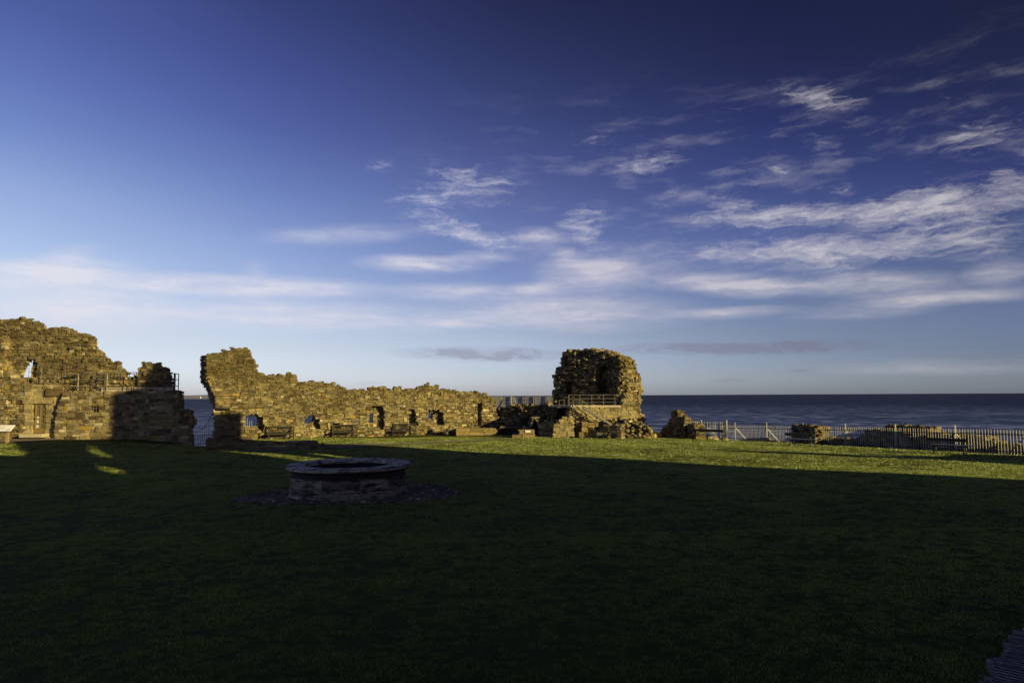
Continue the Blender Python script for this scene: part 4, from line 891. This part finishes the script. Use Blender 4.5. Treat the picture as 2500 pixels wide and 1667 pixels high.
# older raised fence section at its left end
gA, gB = P(1712, 1050, 64.0), P(1774, 1050, 62.0)
gp = thing('fence_panel', (gA.x, gA.y, -1.3), 'raised closely barred fence section behind the leftmost cliff-edge bench', 'fence')
zg = P(1740, 1029, 63).z
palisade(gp, (gA.x, gA.y, 0), (gB.x, gB.y, 0), 26, lambda t: -1.9, zg, M_GALV, .036, seed=9)
palisade(gp, (P(1682, 1030, 66).x, 66, 0), (gA.x, gA.y, 0), 10, lambda t: -2.0, P(1700, 1027, 65).z, M_GALV, .05, 'side_pales', seed=10)
for px, Y in ((1712, 64), (1774, 62)):
    mb = MB(); q_ = P(px, 1025, Y); mb.bar((q_.x, q_.y, -2), (q_.x, q_.y, q_.z), .09); mb.build('post', M_GALV, gp)
mb = MB(); mb.bar((gA.x, gA.y - .05, zg - .28), (gB.x, gB.y - .05, zg - .25), .07); mb.build('rail', M_GALV, gp)
mb = MB(); q_ = P(1714, 1040, 64); mb.bar((q_.x, q_.y - .1, q_.z + .2), (q_.x + .45, q_.y - .6, q_.z - 1.2), .07); mb.build('strut', M_GALV, gp)

# wall stumps along the cliff edge: long axis runs away from the camera, so the near ends catch the sun
CD = Vector((-.31, .95, 0)).normalized()
def stump(name, p_near, length, th, prof, seed, label, zb=-2.2):
    """prof: (distance from the near end 0..1, height)"""
    fr = Frame(p_near + CD * length, (-CD.x, -CD.y), wav=.02, seed=seed)       # runs from the far end to the near end
    poly = [(0, zb)] + [((1 - t) * length, z) for t, z in reversed(prof)] + [(length, zb)]
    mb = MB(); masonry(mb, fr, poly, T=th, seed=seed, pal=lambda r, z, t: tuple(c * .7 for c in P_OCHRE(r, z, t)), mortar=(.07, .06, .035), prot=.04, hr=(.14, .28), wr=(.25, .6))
    return tag(mb.build(name, M_STONE), label, 'ruined wall', 'wall stumps at the cliff edge')
n1 = G(1673, 1068); 
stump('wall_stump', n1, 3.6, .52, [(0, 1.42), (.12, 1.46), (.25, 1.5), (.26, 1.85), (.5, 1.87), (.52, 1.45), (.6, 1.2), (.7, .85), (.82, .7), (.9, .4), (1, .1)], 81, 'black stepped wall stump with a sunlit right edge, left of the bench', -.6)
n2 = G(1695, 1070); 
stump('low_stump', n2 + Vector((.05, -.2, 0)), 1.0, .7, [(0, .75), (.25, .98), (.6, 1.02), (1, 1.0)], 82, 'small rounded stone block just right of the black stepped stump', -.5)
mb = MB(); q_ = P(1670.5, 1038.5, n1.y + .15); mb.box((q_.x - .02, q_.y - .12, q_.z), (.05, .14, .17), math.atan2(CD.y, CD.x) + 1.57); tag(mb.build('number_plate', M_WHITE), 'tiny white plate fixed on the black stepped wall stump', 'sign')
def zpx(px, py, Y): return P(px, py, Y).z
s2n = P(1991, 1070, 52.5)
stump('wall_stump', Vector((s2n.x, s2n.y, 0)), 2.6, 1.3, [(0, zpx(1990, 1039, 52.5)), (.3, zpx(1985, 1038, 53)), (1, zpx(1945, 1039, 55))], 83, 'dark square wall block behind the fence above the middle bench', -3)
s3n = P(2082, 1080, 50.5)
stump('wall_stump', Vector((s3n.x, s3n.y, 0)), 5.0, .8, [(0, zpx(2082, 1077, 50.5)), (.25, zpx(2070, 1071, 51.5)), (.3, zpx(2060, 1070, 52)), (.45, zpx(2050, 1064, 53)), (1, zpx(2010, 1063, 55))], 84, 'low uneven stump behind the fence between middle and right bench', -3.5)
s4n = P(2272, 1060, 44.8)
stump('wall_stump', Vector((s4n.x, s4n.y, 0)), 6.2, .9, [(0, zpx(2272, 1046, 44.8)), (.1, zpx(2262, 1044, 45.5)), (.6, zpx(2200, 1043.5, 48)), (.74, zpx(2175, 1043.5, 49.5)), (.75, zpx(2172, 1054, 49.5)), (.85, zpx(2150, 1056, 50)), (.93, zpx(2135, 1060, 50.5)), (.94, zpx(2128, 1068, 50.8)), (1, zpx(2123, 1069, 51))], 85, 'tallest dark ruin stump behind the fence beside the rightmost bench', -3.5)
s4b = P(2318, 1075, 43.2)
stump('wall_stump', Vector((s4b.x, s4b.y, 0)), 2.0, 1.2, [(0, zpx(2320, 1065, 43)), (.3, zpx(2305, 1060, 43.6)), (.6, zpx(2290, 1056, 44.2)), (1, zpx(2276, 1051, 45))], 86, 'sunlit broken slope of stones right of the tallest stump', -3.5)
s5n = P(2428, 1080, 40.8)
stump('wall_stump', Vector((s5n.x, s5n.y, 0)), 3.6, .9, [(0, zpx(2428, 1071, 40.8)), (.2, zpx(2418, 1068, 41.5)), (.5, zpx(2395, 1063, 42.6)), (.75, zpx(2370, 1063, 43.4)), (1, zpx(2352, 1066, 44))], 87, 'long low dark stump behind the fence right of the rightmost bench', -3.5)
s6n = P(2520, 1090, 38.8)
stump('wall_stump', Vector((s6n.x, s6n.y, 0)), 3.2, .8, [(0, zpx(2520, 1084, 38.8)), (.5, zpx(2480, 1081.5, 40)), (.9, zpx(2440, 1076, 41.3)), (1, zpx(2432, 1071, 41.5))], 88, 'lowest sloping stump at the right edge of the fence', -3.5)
# scattered rocks beyond the lawn edge, seen under the fence
mb = MB()
for (px, py, s_) in ((1845,1073,1.4),(1862,1074,1.2),(1830,1074,1.0),(1878,1077,.9),(1815,1076,.8),(1720,1071,.8),(1745,1072,.9),(1765,1073,.8),(1735,1070,.7),(1775,1075,.6),(1910,1081,.7),(1925,1082,.6)):
    q_ = P(px, py, 57); mb.rock((q_.x, q_.y, q_.z - s_ * .35), (s_ * 1.4, s_, s_), (.42, .34, .18), rnd)
tag(mb.build('cliff_rocks', M_STONE), 'sunlit rocks showing under the fence at the cliff edge', 'rocks')['kind'] = 'stuff'

# ------------------------------------------------------------------ benches
def dup(root, loc, rz, label):
    r = root.copy(); COL.objects.link(r); r.location = loc; r.rotation_euler = (0, 0, rz); r['label'] = label
    for ch in list(root.children):
        c = ch.copy(); COL.objects.link(c); c.parent = r
        for g in list(ch.children):
            d = g.copy(); COL.objects.link(d); d.parent = c
    return r
def make_wall_bench(loc, rz, label):             # slatted garden bench; front towards -y
    t = thing('garden_bench', loc, label, 'bench', 'slatted timber benches along the curtain wall', rz, local=True)
    L = 1.8
    mb = MB()
    for i in range(5): mb.box((0, -.28 + i * .105, .43), (L, .085, .03))
    mb.box((0, -.33, .39), (L - .1, .03, .09)); mb.build('seat', M_TIMBER, t)
    mb = MB(); lean = .17
    mb.box((0, .27 + lean * .46, .90), (L, .045, .09)); mb.box((0, .27, .50), (L, .04, .07))
    for i in range(13):
        x = -L / 2 + .12 + i * (L - .24) / 12; mb.bar((x, .27, .52), (x, .27 + lean * .44, .87), .034, .02)
    mb.build('backrest', M_TIMBER, t)
    for sx in (-1, 1):
        mb = MB(); mb.box((sx * (L / 2 - .02), -.30, .31), (.075, .075, .62)); mb.build('leg', M_TIMBER, t)
        mb = MB(); mb.bar((sx * (L / 2 - .02), .25, 0), (sx * (L / 2 - .02), .27, .45), .075); mb.bar((sx * (L / 2 - .02), .27, .44), (sx * (L / 2 - .02), .27 + lean * .48, .93), .075); mb.build('leg', M_TIMBER, t)
        mb = MB(); mb.box((sx * (L / 2 - .02), -.04, .645), (.09, .62, .04)); mb.build('armrest', M_TIMBER, t)
    mb = MB()
    for sx in (-1, 1): mb.box((sx * (L / 2 - .02), -.02, .16), (.05, .55, .06))
    mb.box((0, -.02, .16), (L - .1, .05, .06)); mb.build('stretcher', M_TIMBER, t)
    return t
def gp_(px, py, dz=0.0):
    p = G(px, py); return Vector((p.x, p.y, float(gz(p.x, p.y)) + dz))
wdir = math.atan2(7.0, 19.3)
def wb(px, py):
    a, z = FW.px(px, py, -.62); p = FW.o + FW.d * a - FW.n * .62; return Vector((p.x, p.y, float(gz(p.x, p.y))))
b0 = make_wall_bench(wb(686, 1068), wdir, 'leftmost slatted timber bench by the curtain wall, just right of the biggest barred window')
dup(b0, wb(843, 1064.5), wdir - .12, 'middle slatted timber bench by the curtain wall, under the small square hole')
dup(b0, wb(988, 1061.3), wdir - .22, 'rightmost slatted timber bench by the curtain wall, nearest the stone plinth')
def make_lawn_bench(loc, rz, label, L, legs):    # plank bench with splayed cast legs; faces +y
    t = thing('plank_bench', loc, label, 'bench', 'dark plank benches facing the sea', rz, local=True)
    mb = MB(); mb.box((.1, .16, .455), (L + .18, .13, .035)); mb.box((.1, .02, .455), (L + .18, .13, .035)); mb.box((.1, .30, .45), (L + .18, .13, .035)); mb.build('seat', M_TIMBER2, t)
    mb = MB(); mb.box((-.03, -.16, .73), (L, .035, .17), 0, rx=.16); mb.build('backrest', M_TIMBER2, t)
    for x in legs:
        mb = MB(); mb.bar((x, -.05, .44), (x, -.17, 0), .05, .07); mb.bar((x, -.08, .42), (x, -.19, .80), .045, .06); mb.build('leg', M_BENCHLEG, t)
        mb = MB(); mb.tube([(x, .22, .44), (x, .26, .3), (x, .24, .2), (x, .36, 0)], .028, 6); mb.build('leg', M_BENCHLEG, t)
        mb = MB(); mb.bar((x, -.1, .425), (x, .36, .425), .05, .03); mb.build('seat_bracket', M_BENCHLEG, t)
    return t
def bench_pose(pl, pr):
    a, b_ = gp_(*pl), gp_(*pr); d = b_ - a; return (a + b_) / 2, math.atan2(d.y, d.x), d.xy.length
c, rz, L = bench_pose((1694.5, 1075.5), (1765.5, 1078.5))
make_lawn_bench(c, rz, 'longest dark plank bench with three pairs of legs, beside the black wall stump', L + .34, (-L / 2, 0, L / 2))
c, rz, L = bench_pose((1933, 1088.2), (1981, 1091.3))
lb = make_lawn_bench(c, rz, 'dark two-support plank bench in the middle of the fence, before the square wall block', 1.85, (-.68, .68))
c, rz, L = bench_pose((2283, 1105.6), (2354, 1109.2))
dup(lb, c, rz, 'rightmost dark two-support plank bench, nearest the camera by the fence')

# ------------------------------------------------------------------ well
WC = Vector((-5.30, 22.4, 0)); WC.z = float(gz(-5.3, 22.4))
wl = thing('stone_well', WC, 'round grey stone well head with a broad moulded rim in the shaded lawn', 'well')
def lathe_blocks(mb, prof, n, gap, seed, pal, jit=.008, start=0.0, sub=5):
    r = random.Random(seed); k = len(prof); ang = [start + 2 * math.pi * (i + r.uniform(-.12, .12)) / n for i in range(n)]; ang.append(ang[0] + 2 * math.pi)
    for i in range(n):
        col = pal(r, 0, 0); vs = []
        for s_ in range(sub + 1):
            t = ang[i] + gap / 2 + (ang[i + 1] - ang[i] - gap) * s_ / sub
            for (rad, z) in prof:
                rr = rad + .012 * noise.noise(Vector((rad * math.cos(t) * 5, rad * math.sin(t) * 5, z * 6 + seed))); vs.append((WC.x + rr * math.cos(t), WC.y + rr * math.sin(t), WC.z + z + .010 * noise.noise(Vector((t * 5, z * 9, rad * 3)))))
        fs = [(s_ * k + j, s_ * k + (j + 1) % k, (s_ + 1) * k + (j + 1) % k, (s_ + 1) * k + j) for s_ in range(sub) for j in range(k)]
        fs += [tuple(range(k - 1, -1, -1)), tuple(sub * k + j for j in range(k))]
        mb.add(vs, fs, col)
def P_WELL(r, z, t):
    f = r.uniform(.7, 1.25); return tuple(c * f for c in ((.25, .215, .165) if r.random() > .35 else (.10, .088, .07)))
def P_RIM(r, z, t):
    f = r.uniform(.85, 1.15); return tuple(c * f for c in (.42, .38, .31))
mb = MB()
lathe_blocks(mb, [(1.84, 0), (1.84, .30), (1.40, .30), (1.40, 0)], 11, .008, 3, P_WELL, start=.3)
lathe_blocks(mb, [(1.82, .306), (1.82, .60), (1.40, .60), (1.40, .306)], 10, .008, 4, P_WELL, start=.05)
lathe_blocks(mb, [(1.90, -.1), (1.90, .05), (1.86, .075), (1.5, .075), (1.5, -.1)], 14, .01, 5, P_WELL)
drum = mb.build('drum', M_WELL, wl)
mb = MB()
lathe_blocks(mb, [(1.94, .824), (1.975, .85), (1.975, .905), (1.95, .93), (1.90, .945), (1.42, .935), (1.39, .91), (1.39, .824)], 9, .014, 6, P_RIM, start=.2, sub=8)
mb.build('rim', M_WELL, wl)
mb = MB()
lathe_blocks(mb, [(1.83, .604), (1.79, .64), (1.78, .70), (1.82, .76), (1.92, .82), (1.40, .82), (1.40, .604)], 9, .010, 7, lambda r, z, t: (.022, .02, .019), start=.2, sub=8)  # shade of the undercut put into this ring's near-black colour
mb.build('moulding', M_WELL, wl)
mb = MB(); lathe_blocks(mb, [(1.385, -.4), (1.385, .60), (1.30, .60), (1.30, -.4)], 20, .02, 8, P_WELL); mb.build('shaft_lining', M_STONE, wl)
mb = MB(); mb.prism([(WC.x + 1.32 * math.cos(i * .2617), WC.y + 1.32 * math.sin(i * .2617)) for i in range(24)], WC.z + .02, WC.z + .05, (.03, .03, .03)); mb.build('well_cover', M_STONE, wl)
# cobbles in rings round the well
COB = [(-8.35, 20.45), (-8.5, 21.3), (-8.2, 22.3), (-7.4, 23.9), (-5.5, 25.3), (-3.3, 24.6), (-2.3, 23.6), (-1.75, 22.4), (-1.7, 21.7), (-2.1, 20.95), (-3.2, 20.2), (-4.4, 20.05), (-5.9, 20.1), (-7.2, 20.05)]
mb = MB(); r_ = random.Random(9)
for ring in np.arange(1.98, 4.2, .125):
    n = int(2 * math.pi * ring / .17); off = r_.uniform(0, 6)
    for i in range(n):
        t = off + 2 * math.pi * (i + r_.uniform(-.2, .2)) / n; x, y = WC.x + ring * math.cos(t), WC.y + ring * math.sin(t)
        if not pip(x, y, COB) or r_.random() < .08: continue
        f = r_.uniform(.3, 1.4) * (3.0 if r_.random() < .05 else 1); c = tuple(k * f for k in (.18, .148, .105))
        zc = float(gz(x, y)); R = Matrix.Rotation(t + 1.5708, 3, 'Z'); a, b_, h = r_.uniform(.06, .085), r_.uniform(.042, .055), r_.uniform(.03, .05)
        vs = [Vector((x, y, zc)) + R @ Vector((u * a * k, v * b_ * k, z)) for k, z in ((1, -.03), (1, h * .55), (.62, h)) for u, v in ((-1, -1), (1, -1), (1, 1), (-1, 1))]
        mb.add(vs, [(0, 1, 5, 4), (1, 2, 6, 5), (2, 3, 7, 6), (3, 0, 4, 7), (4, 5, 9, 8), (5, 6, 10, 9), (6, 7, 11, 10), (7, 4, 8, 11), (8, 9, 10, 11)], c)
tag(mb.build('cobble_surround', M_STONE), 'apron of small dark cobbles laid in rings around the well', 'paving')
M_SOIL = simple('dark_soil', (.035, .03, .024), .95, 0, .4, 12, .5)
structure(flat_poly('soil_bed', [Vector((x, y, 0)) for x, y in COB], .018, M_SOIL))

# ------------------------------------------------------------------ boardwalk and kerb at the camera's feet
BW0, BD = Vector((4.60, 7.15, 0)), Vector((.715, .70, 0)).normalized(); BN = Vector((.70, -.715, 0)).normalized()
mb = MB(); r_ = random.Random(4)
for i in range(92):
    a = -1.0 + i * .092; s0 = r_.uniform(-.10, .10)
    p0 = BW0 + BD * a + BN * s0; p1 = BW0 + BD * a + BN * 2.2; z = float(gz(p0.x, p0.y)) + .045; f = r_.uniform(.6, 1.3)
    for (o_, w_, zz, k_) in ((0, .026, z, .17 * f), (.045, .066, z - .010, .010)):
        mb.bar(p0 + BD * o_ + Vector((0, 0, zz)), p1 + BD * o_ + Vector((0, 0, zz + .02)), w_, .05, (k_, k_ * .96, k_ * .92))
m, n, b = mat('weathered_boardwalk'); p = n.node('ShaderNodeNewGeometry').outputs['Position']
n.put(b.inputs['Base Color'], n.mix(1.0, n.node('ShaderNodeVertexColor', layer_name='Col').outputs[0], n.ramp(n.noise(n.mapping(p, rot=(0, 0, 0.8), sc=(20, 3, 20)), 1.0, 5, 0.65), [(0.32, (0.25, 0.25, 0.25)), (0.6, (1.3, 1.3, 1.3))]), 'MULTIPLY')); b.inputs['Roughness'].default_value = 0.6; M_BOARD = m
tag(mb.build('boardwalk', M_BOARD), 'grooved grey timber boardwalk in the dark bottom right corner', 'boardwalk')
mb = MB(); r_ = random.Random(6); x = -3.0
while x < 4.4:
    w = r_.uniform(.5, .9); mb.box((x + w / 2, 7.12 + r_.uniform(-.01, .01), float(gz(x, 7.1)) + .01), (w - .012, .16, .16), 0, P_WELL(r_, 0, 0)); x += w
tag(mb.build('stone_kerb', M_STONE), 'thin stone kerb along the very bottom edge of the lawn', 'kerb')

# ------------------------------------------------------------------ gatehouse behind the camera that shades the court
T0 = -18.0; TE = math.tan(SUN_EL)
def uv_of(p): return (p.x * SS + p.y * SC, p.z + (-SC * p.x + SS * p.y) * TE)
prof = []
lf_ = lambda px, py, Y: uv_of(P(px, py, Y))
edge = [uv_of(G(px, 1080.5 - .027 * px, .15)) for px in range(-240, 261, 20)]          # far rim of the shadow on the lawn at the left
u0 = edge[0][0]
prof += [(1.5, .9), (u0 * .35, edge[0][1] * .40), (u0 * .7, edge[0][1] * .76), (u0 - .4, edge[0][1])] + edge
prof += [lf_(264, 1073, 48.4), lf_(252, 1020, 48.4), lf_(244, 976, 48.4), lf_(286, 962, 48.4), lf_(332, 950, 48.4), lf_(378, 936, 49), lf_(383, 866, 50.2)]
utop = lf_(480, 1000, 49.2)[0]; prof += [(utop, prof[-1][1] + .6), (utop + .05, lf_(560, 1007, 50.4)[1])]
prof += [lf_(596, 1007, 50.6), lf_(596, 1073, 50.6)]
e1 = [G(870, 1092), G(1010, 1095), G(1500, 1121), G(2000, 1147), G(2500, 1172)]
prof += [uv_of(p) for p in e1]
prof += [(prof[-1][0] + .2, -2.4)]
wedge = [uv_of(G(*p)) for p in ((2500, 1138), (2390, 1128), (2000, 1112), (1530, 1092), (1980, 1106), (2230, 1117), (2060, 1105.5), (2330, 1114), (2360, 1109))]
prof += [(wedge[0][0] - .3, -2.4)] + wedge + [(wedge[-1][0] + .8, -1.6), (wedge[-1][0] + 1.4, -2.4), (60, -2.4)]
# keep the skyline in order along the wall
u_prev = -99; clean = []
for u, v in prof:
    u = max(u, u_prev + .01); clean.append((u, v)); u_prev = u
SKYLINE = clean
def wall_pt(u, v, off=0.0):
    x = u * SS - (T0 + off) * SC; y = u * SC + (T0 + off) * SS; return Vector((x, y, v - T0 * TE))
holes = []
for pts in ([(-30,1085),(10,1087),(54,1104),(58,1112),(20,1112),(-30,1104)], [(200,1088.5),(214,1089.5),(276,1111),(276,1115),(256,1113),(222,1103)], [(230,1136),(246,1136),(306,1152),(308,1156),(280,1157),(244,1147)],
            [(552,1101),(585,1102),(800,1122),(800,1129),(720,1124),(620,1109)], [(745,1108),(770,1108),(880,1118.5),(880,1121),(820,1117)]):
    q_ = [uv_of(G(*p)) for p in pts]; mu_ = sum(p[0] for p in q_) / len(q_); mv_ = sum(p[1] for p in q_) / len(q_)
    holes.append([(mu_ + (u - mu_) * 1.25, mv_ + (v - mv_) * 1.15) for u, v in q_])
def skyline(u):
    for (ua, va), (ub, vb) in zip(SKYLINE[:-1], SKYLINE[1:]):
        if ua <= u <= ub: return va + (vb - va) * (u - ua) / max(1e-6, ub - ua)
    return -9
mb = MB(); DU = .09; r_ = random.Random(8); nd = (wall_pt(1, 0) - wall_pt(0, 0)).cross(Vector((0, 0, 1)))
u = SKYLINE[0][0]
while u < 60:
    uc = u + DU / 2; cuts = []
    for h in holes:
        c = crossings(0, [[(v_, u_ - uc) for u_, v_ in h]]); cuts += [(c[i], c[i + 1]) for i in range(0, len(c) - 1, 2)]
    v = T0 * TE - .8; top = skyline(uc); segs = []
    for lo, hi in sorted(cuts):
        if lo > v: segs.append((v, min(lo, top)))
        v = max(v, hi)
    if v < top: segs.append((v, top))
    for lo, hi in segs:
        if hi - lo < .02: continue
        d_ = r_.uniform(-.03, .03); q4_ = [wall_pt(u, lo), wall_pt(u + DU, lo), wall_pt(u + DU, hi), wall_pt(u, hi)]
        mb.add([p - nd * (.5 + d_) for p in q4_] + [p + nd * (.5 + d_) for p in q4_], [(0, 1, 2, 3), (7, 6, 5, 4), (0, 4, 5, 1), (1, 5, 6, 2), (2, 6, 7, 3), (3, 7, 4, 0)], (.22, .18, .10))
    u += DU
gh = mb.build('gatehouse_wall', M_STONE)
tag(gh, 'tall ruined gatehouse wall off to the right whose shadow covers the foreground lawn', 'ruined wall')

# ------------------------------------------------------------------ grass blades
def vnoise(x, y, cell, seed):
    tab = np.random.default_rng(seed).uniform(0, 1, (256, 256)); u, v = x / cell, y / cell; i, j = np.floor(u).astype(int), np.floor(v).astype(int)
    fu, fv = u - i, v - j; fu, fv = fu * fu * (3 - 2 * fu), fv * fv * (3 - 2 * fv); T_ = lambda a, b_: tab[a % 256, b_ % 256]
    return (T_(i, j) * (1 - fu) + T_(i + 1, j) * fu) * (1 - fv) + (T_(i, j + 1) * (1 - fu) + T_(i + 1, j + 1) * fu) * fv
def blades(name, n, ymin, ymax, hmin, hmax, wmul, seed):
    g = np.random.default_rng(seed)
    y = np.sqrt(g.uniform(ymin ** 2, ymax ** 2, n)); x = g.uniform(-.80, .80, n) * y
    keep = plateau_dist(x, y) < .9
    for poly in (PATH, DOORPATH, [Vector((a, b_, 0)) for a, b_ in COB], [BW0 - BD * 2 + BN * .18, BW0 + BD * 6 + BN * .18, BW0 + BD * 6 + BN * 4, BW0 - BD * 2 + BN * 4]):
        ins = np.zeros(n, bool); j = len(poly) - 1
        for i in range(len(poly)):
            ax, ay, bx, by = poly[j].x, poly[j].y, poly[i].x, poly[i].y
            if ay != by: ins ^= ((by > y) != (ay > y)) & (x < (ax - bx) * (y - by) / (ay - by) + bx)
            j = i
        keep &= ~ins
    keep &= ~((x < -20) & (y > 46.2)) & ~((y > 7.03) & (y < 7.21) & (x < 4.4) & (x > -3))
    x, y = x[keep], y[keep]; n = len(x); z = gz(x, y)
    nz = vnoise(x, y, .13, 5) * .40 + vnoise(x, y, .42, 6) * .35 + vnoise(x, y, 1.5, 7) * .25
    k2 = g.uniform(0, 1, n) < np.clip((nz - .27) * 4.5, .2, 1); x, y, z, nz = x[k2], y[k2], z[k2], nz[k2]; n = len(x)
    h = g.uniform(hmin, hmax, n) * np.clip(.25 + 1.6 * (nz - .2), .3, 1.9); d = np.hypot(x, y); w = np.clip(d * .00045, .0035, .02) * wmul * g.uniform(.7, 1.4, n)
    t = g.uniform(0, 2 * np.pi, n); lean = g.uniform(.1, .8, n) * h; lt = g.uniform(0, 2 * np.pi, n)
    dx, dy = np.cos(t) * w, np.sin(t) * w
    V = np.empty((n, 3, 3), np.float32)
    V[:, 0] = np.stack([x - dx, y - dy, z - .01], -1); V[:, 1] = np.stack([x + dx, y + dy, z - .01], -1)
    V[:, 2] = np.stack([x + lean * np.cos(lt), y + lean * np.sin(lt), z + h], -1)
    return V
def build_blades(name, V):
    n = len(V); me = bpy.data.meshes.new(name); me.vertices.add(n * 3); me.vertices.foreach_set('co', V.ravel())
    me.loops.add(n * 3); me.loops.foreach_set('vertex_index', np.arange(n * 3, dtype=np.int32))
    me.polygons.add(n); me.polygons.foreach_set('loop_start', np.arange(0, n * 3, 3, dtype=np.int32)); me.polygons.foreach_set('loop_total', np.full(n, 3, np.int32))
    me.materials.append(M_BLADE); me.update(calc_edges=True); me.validate()
    o = bpy.data.objects.new(name, me); COL.objects.link(o); o['kind'] = 'stuff'
    tag(o, 'short mown grass covering the castle court', 'grass'); return o
build_blades('grass', np.concatenate([blades('grass', 480000, 6.6, 16, .014, .040, .8, 1), blades('grass', 560000, 16, 30, .016, .040, .8, 2), blades('grass', 640000, 30, 52, .020, .044, .8, 3)]))
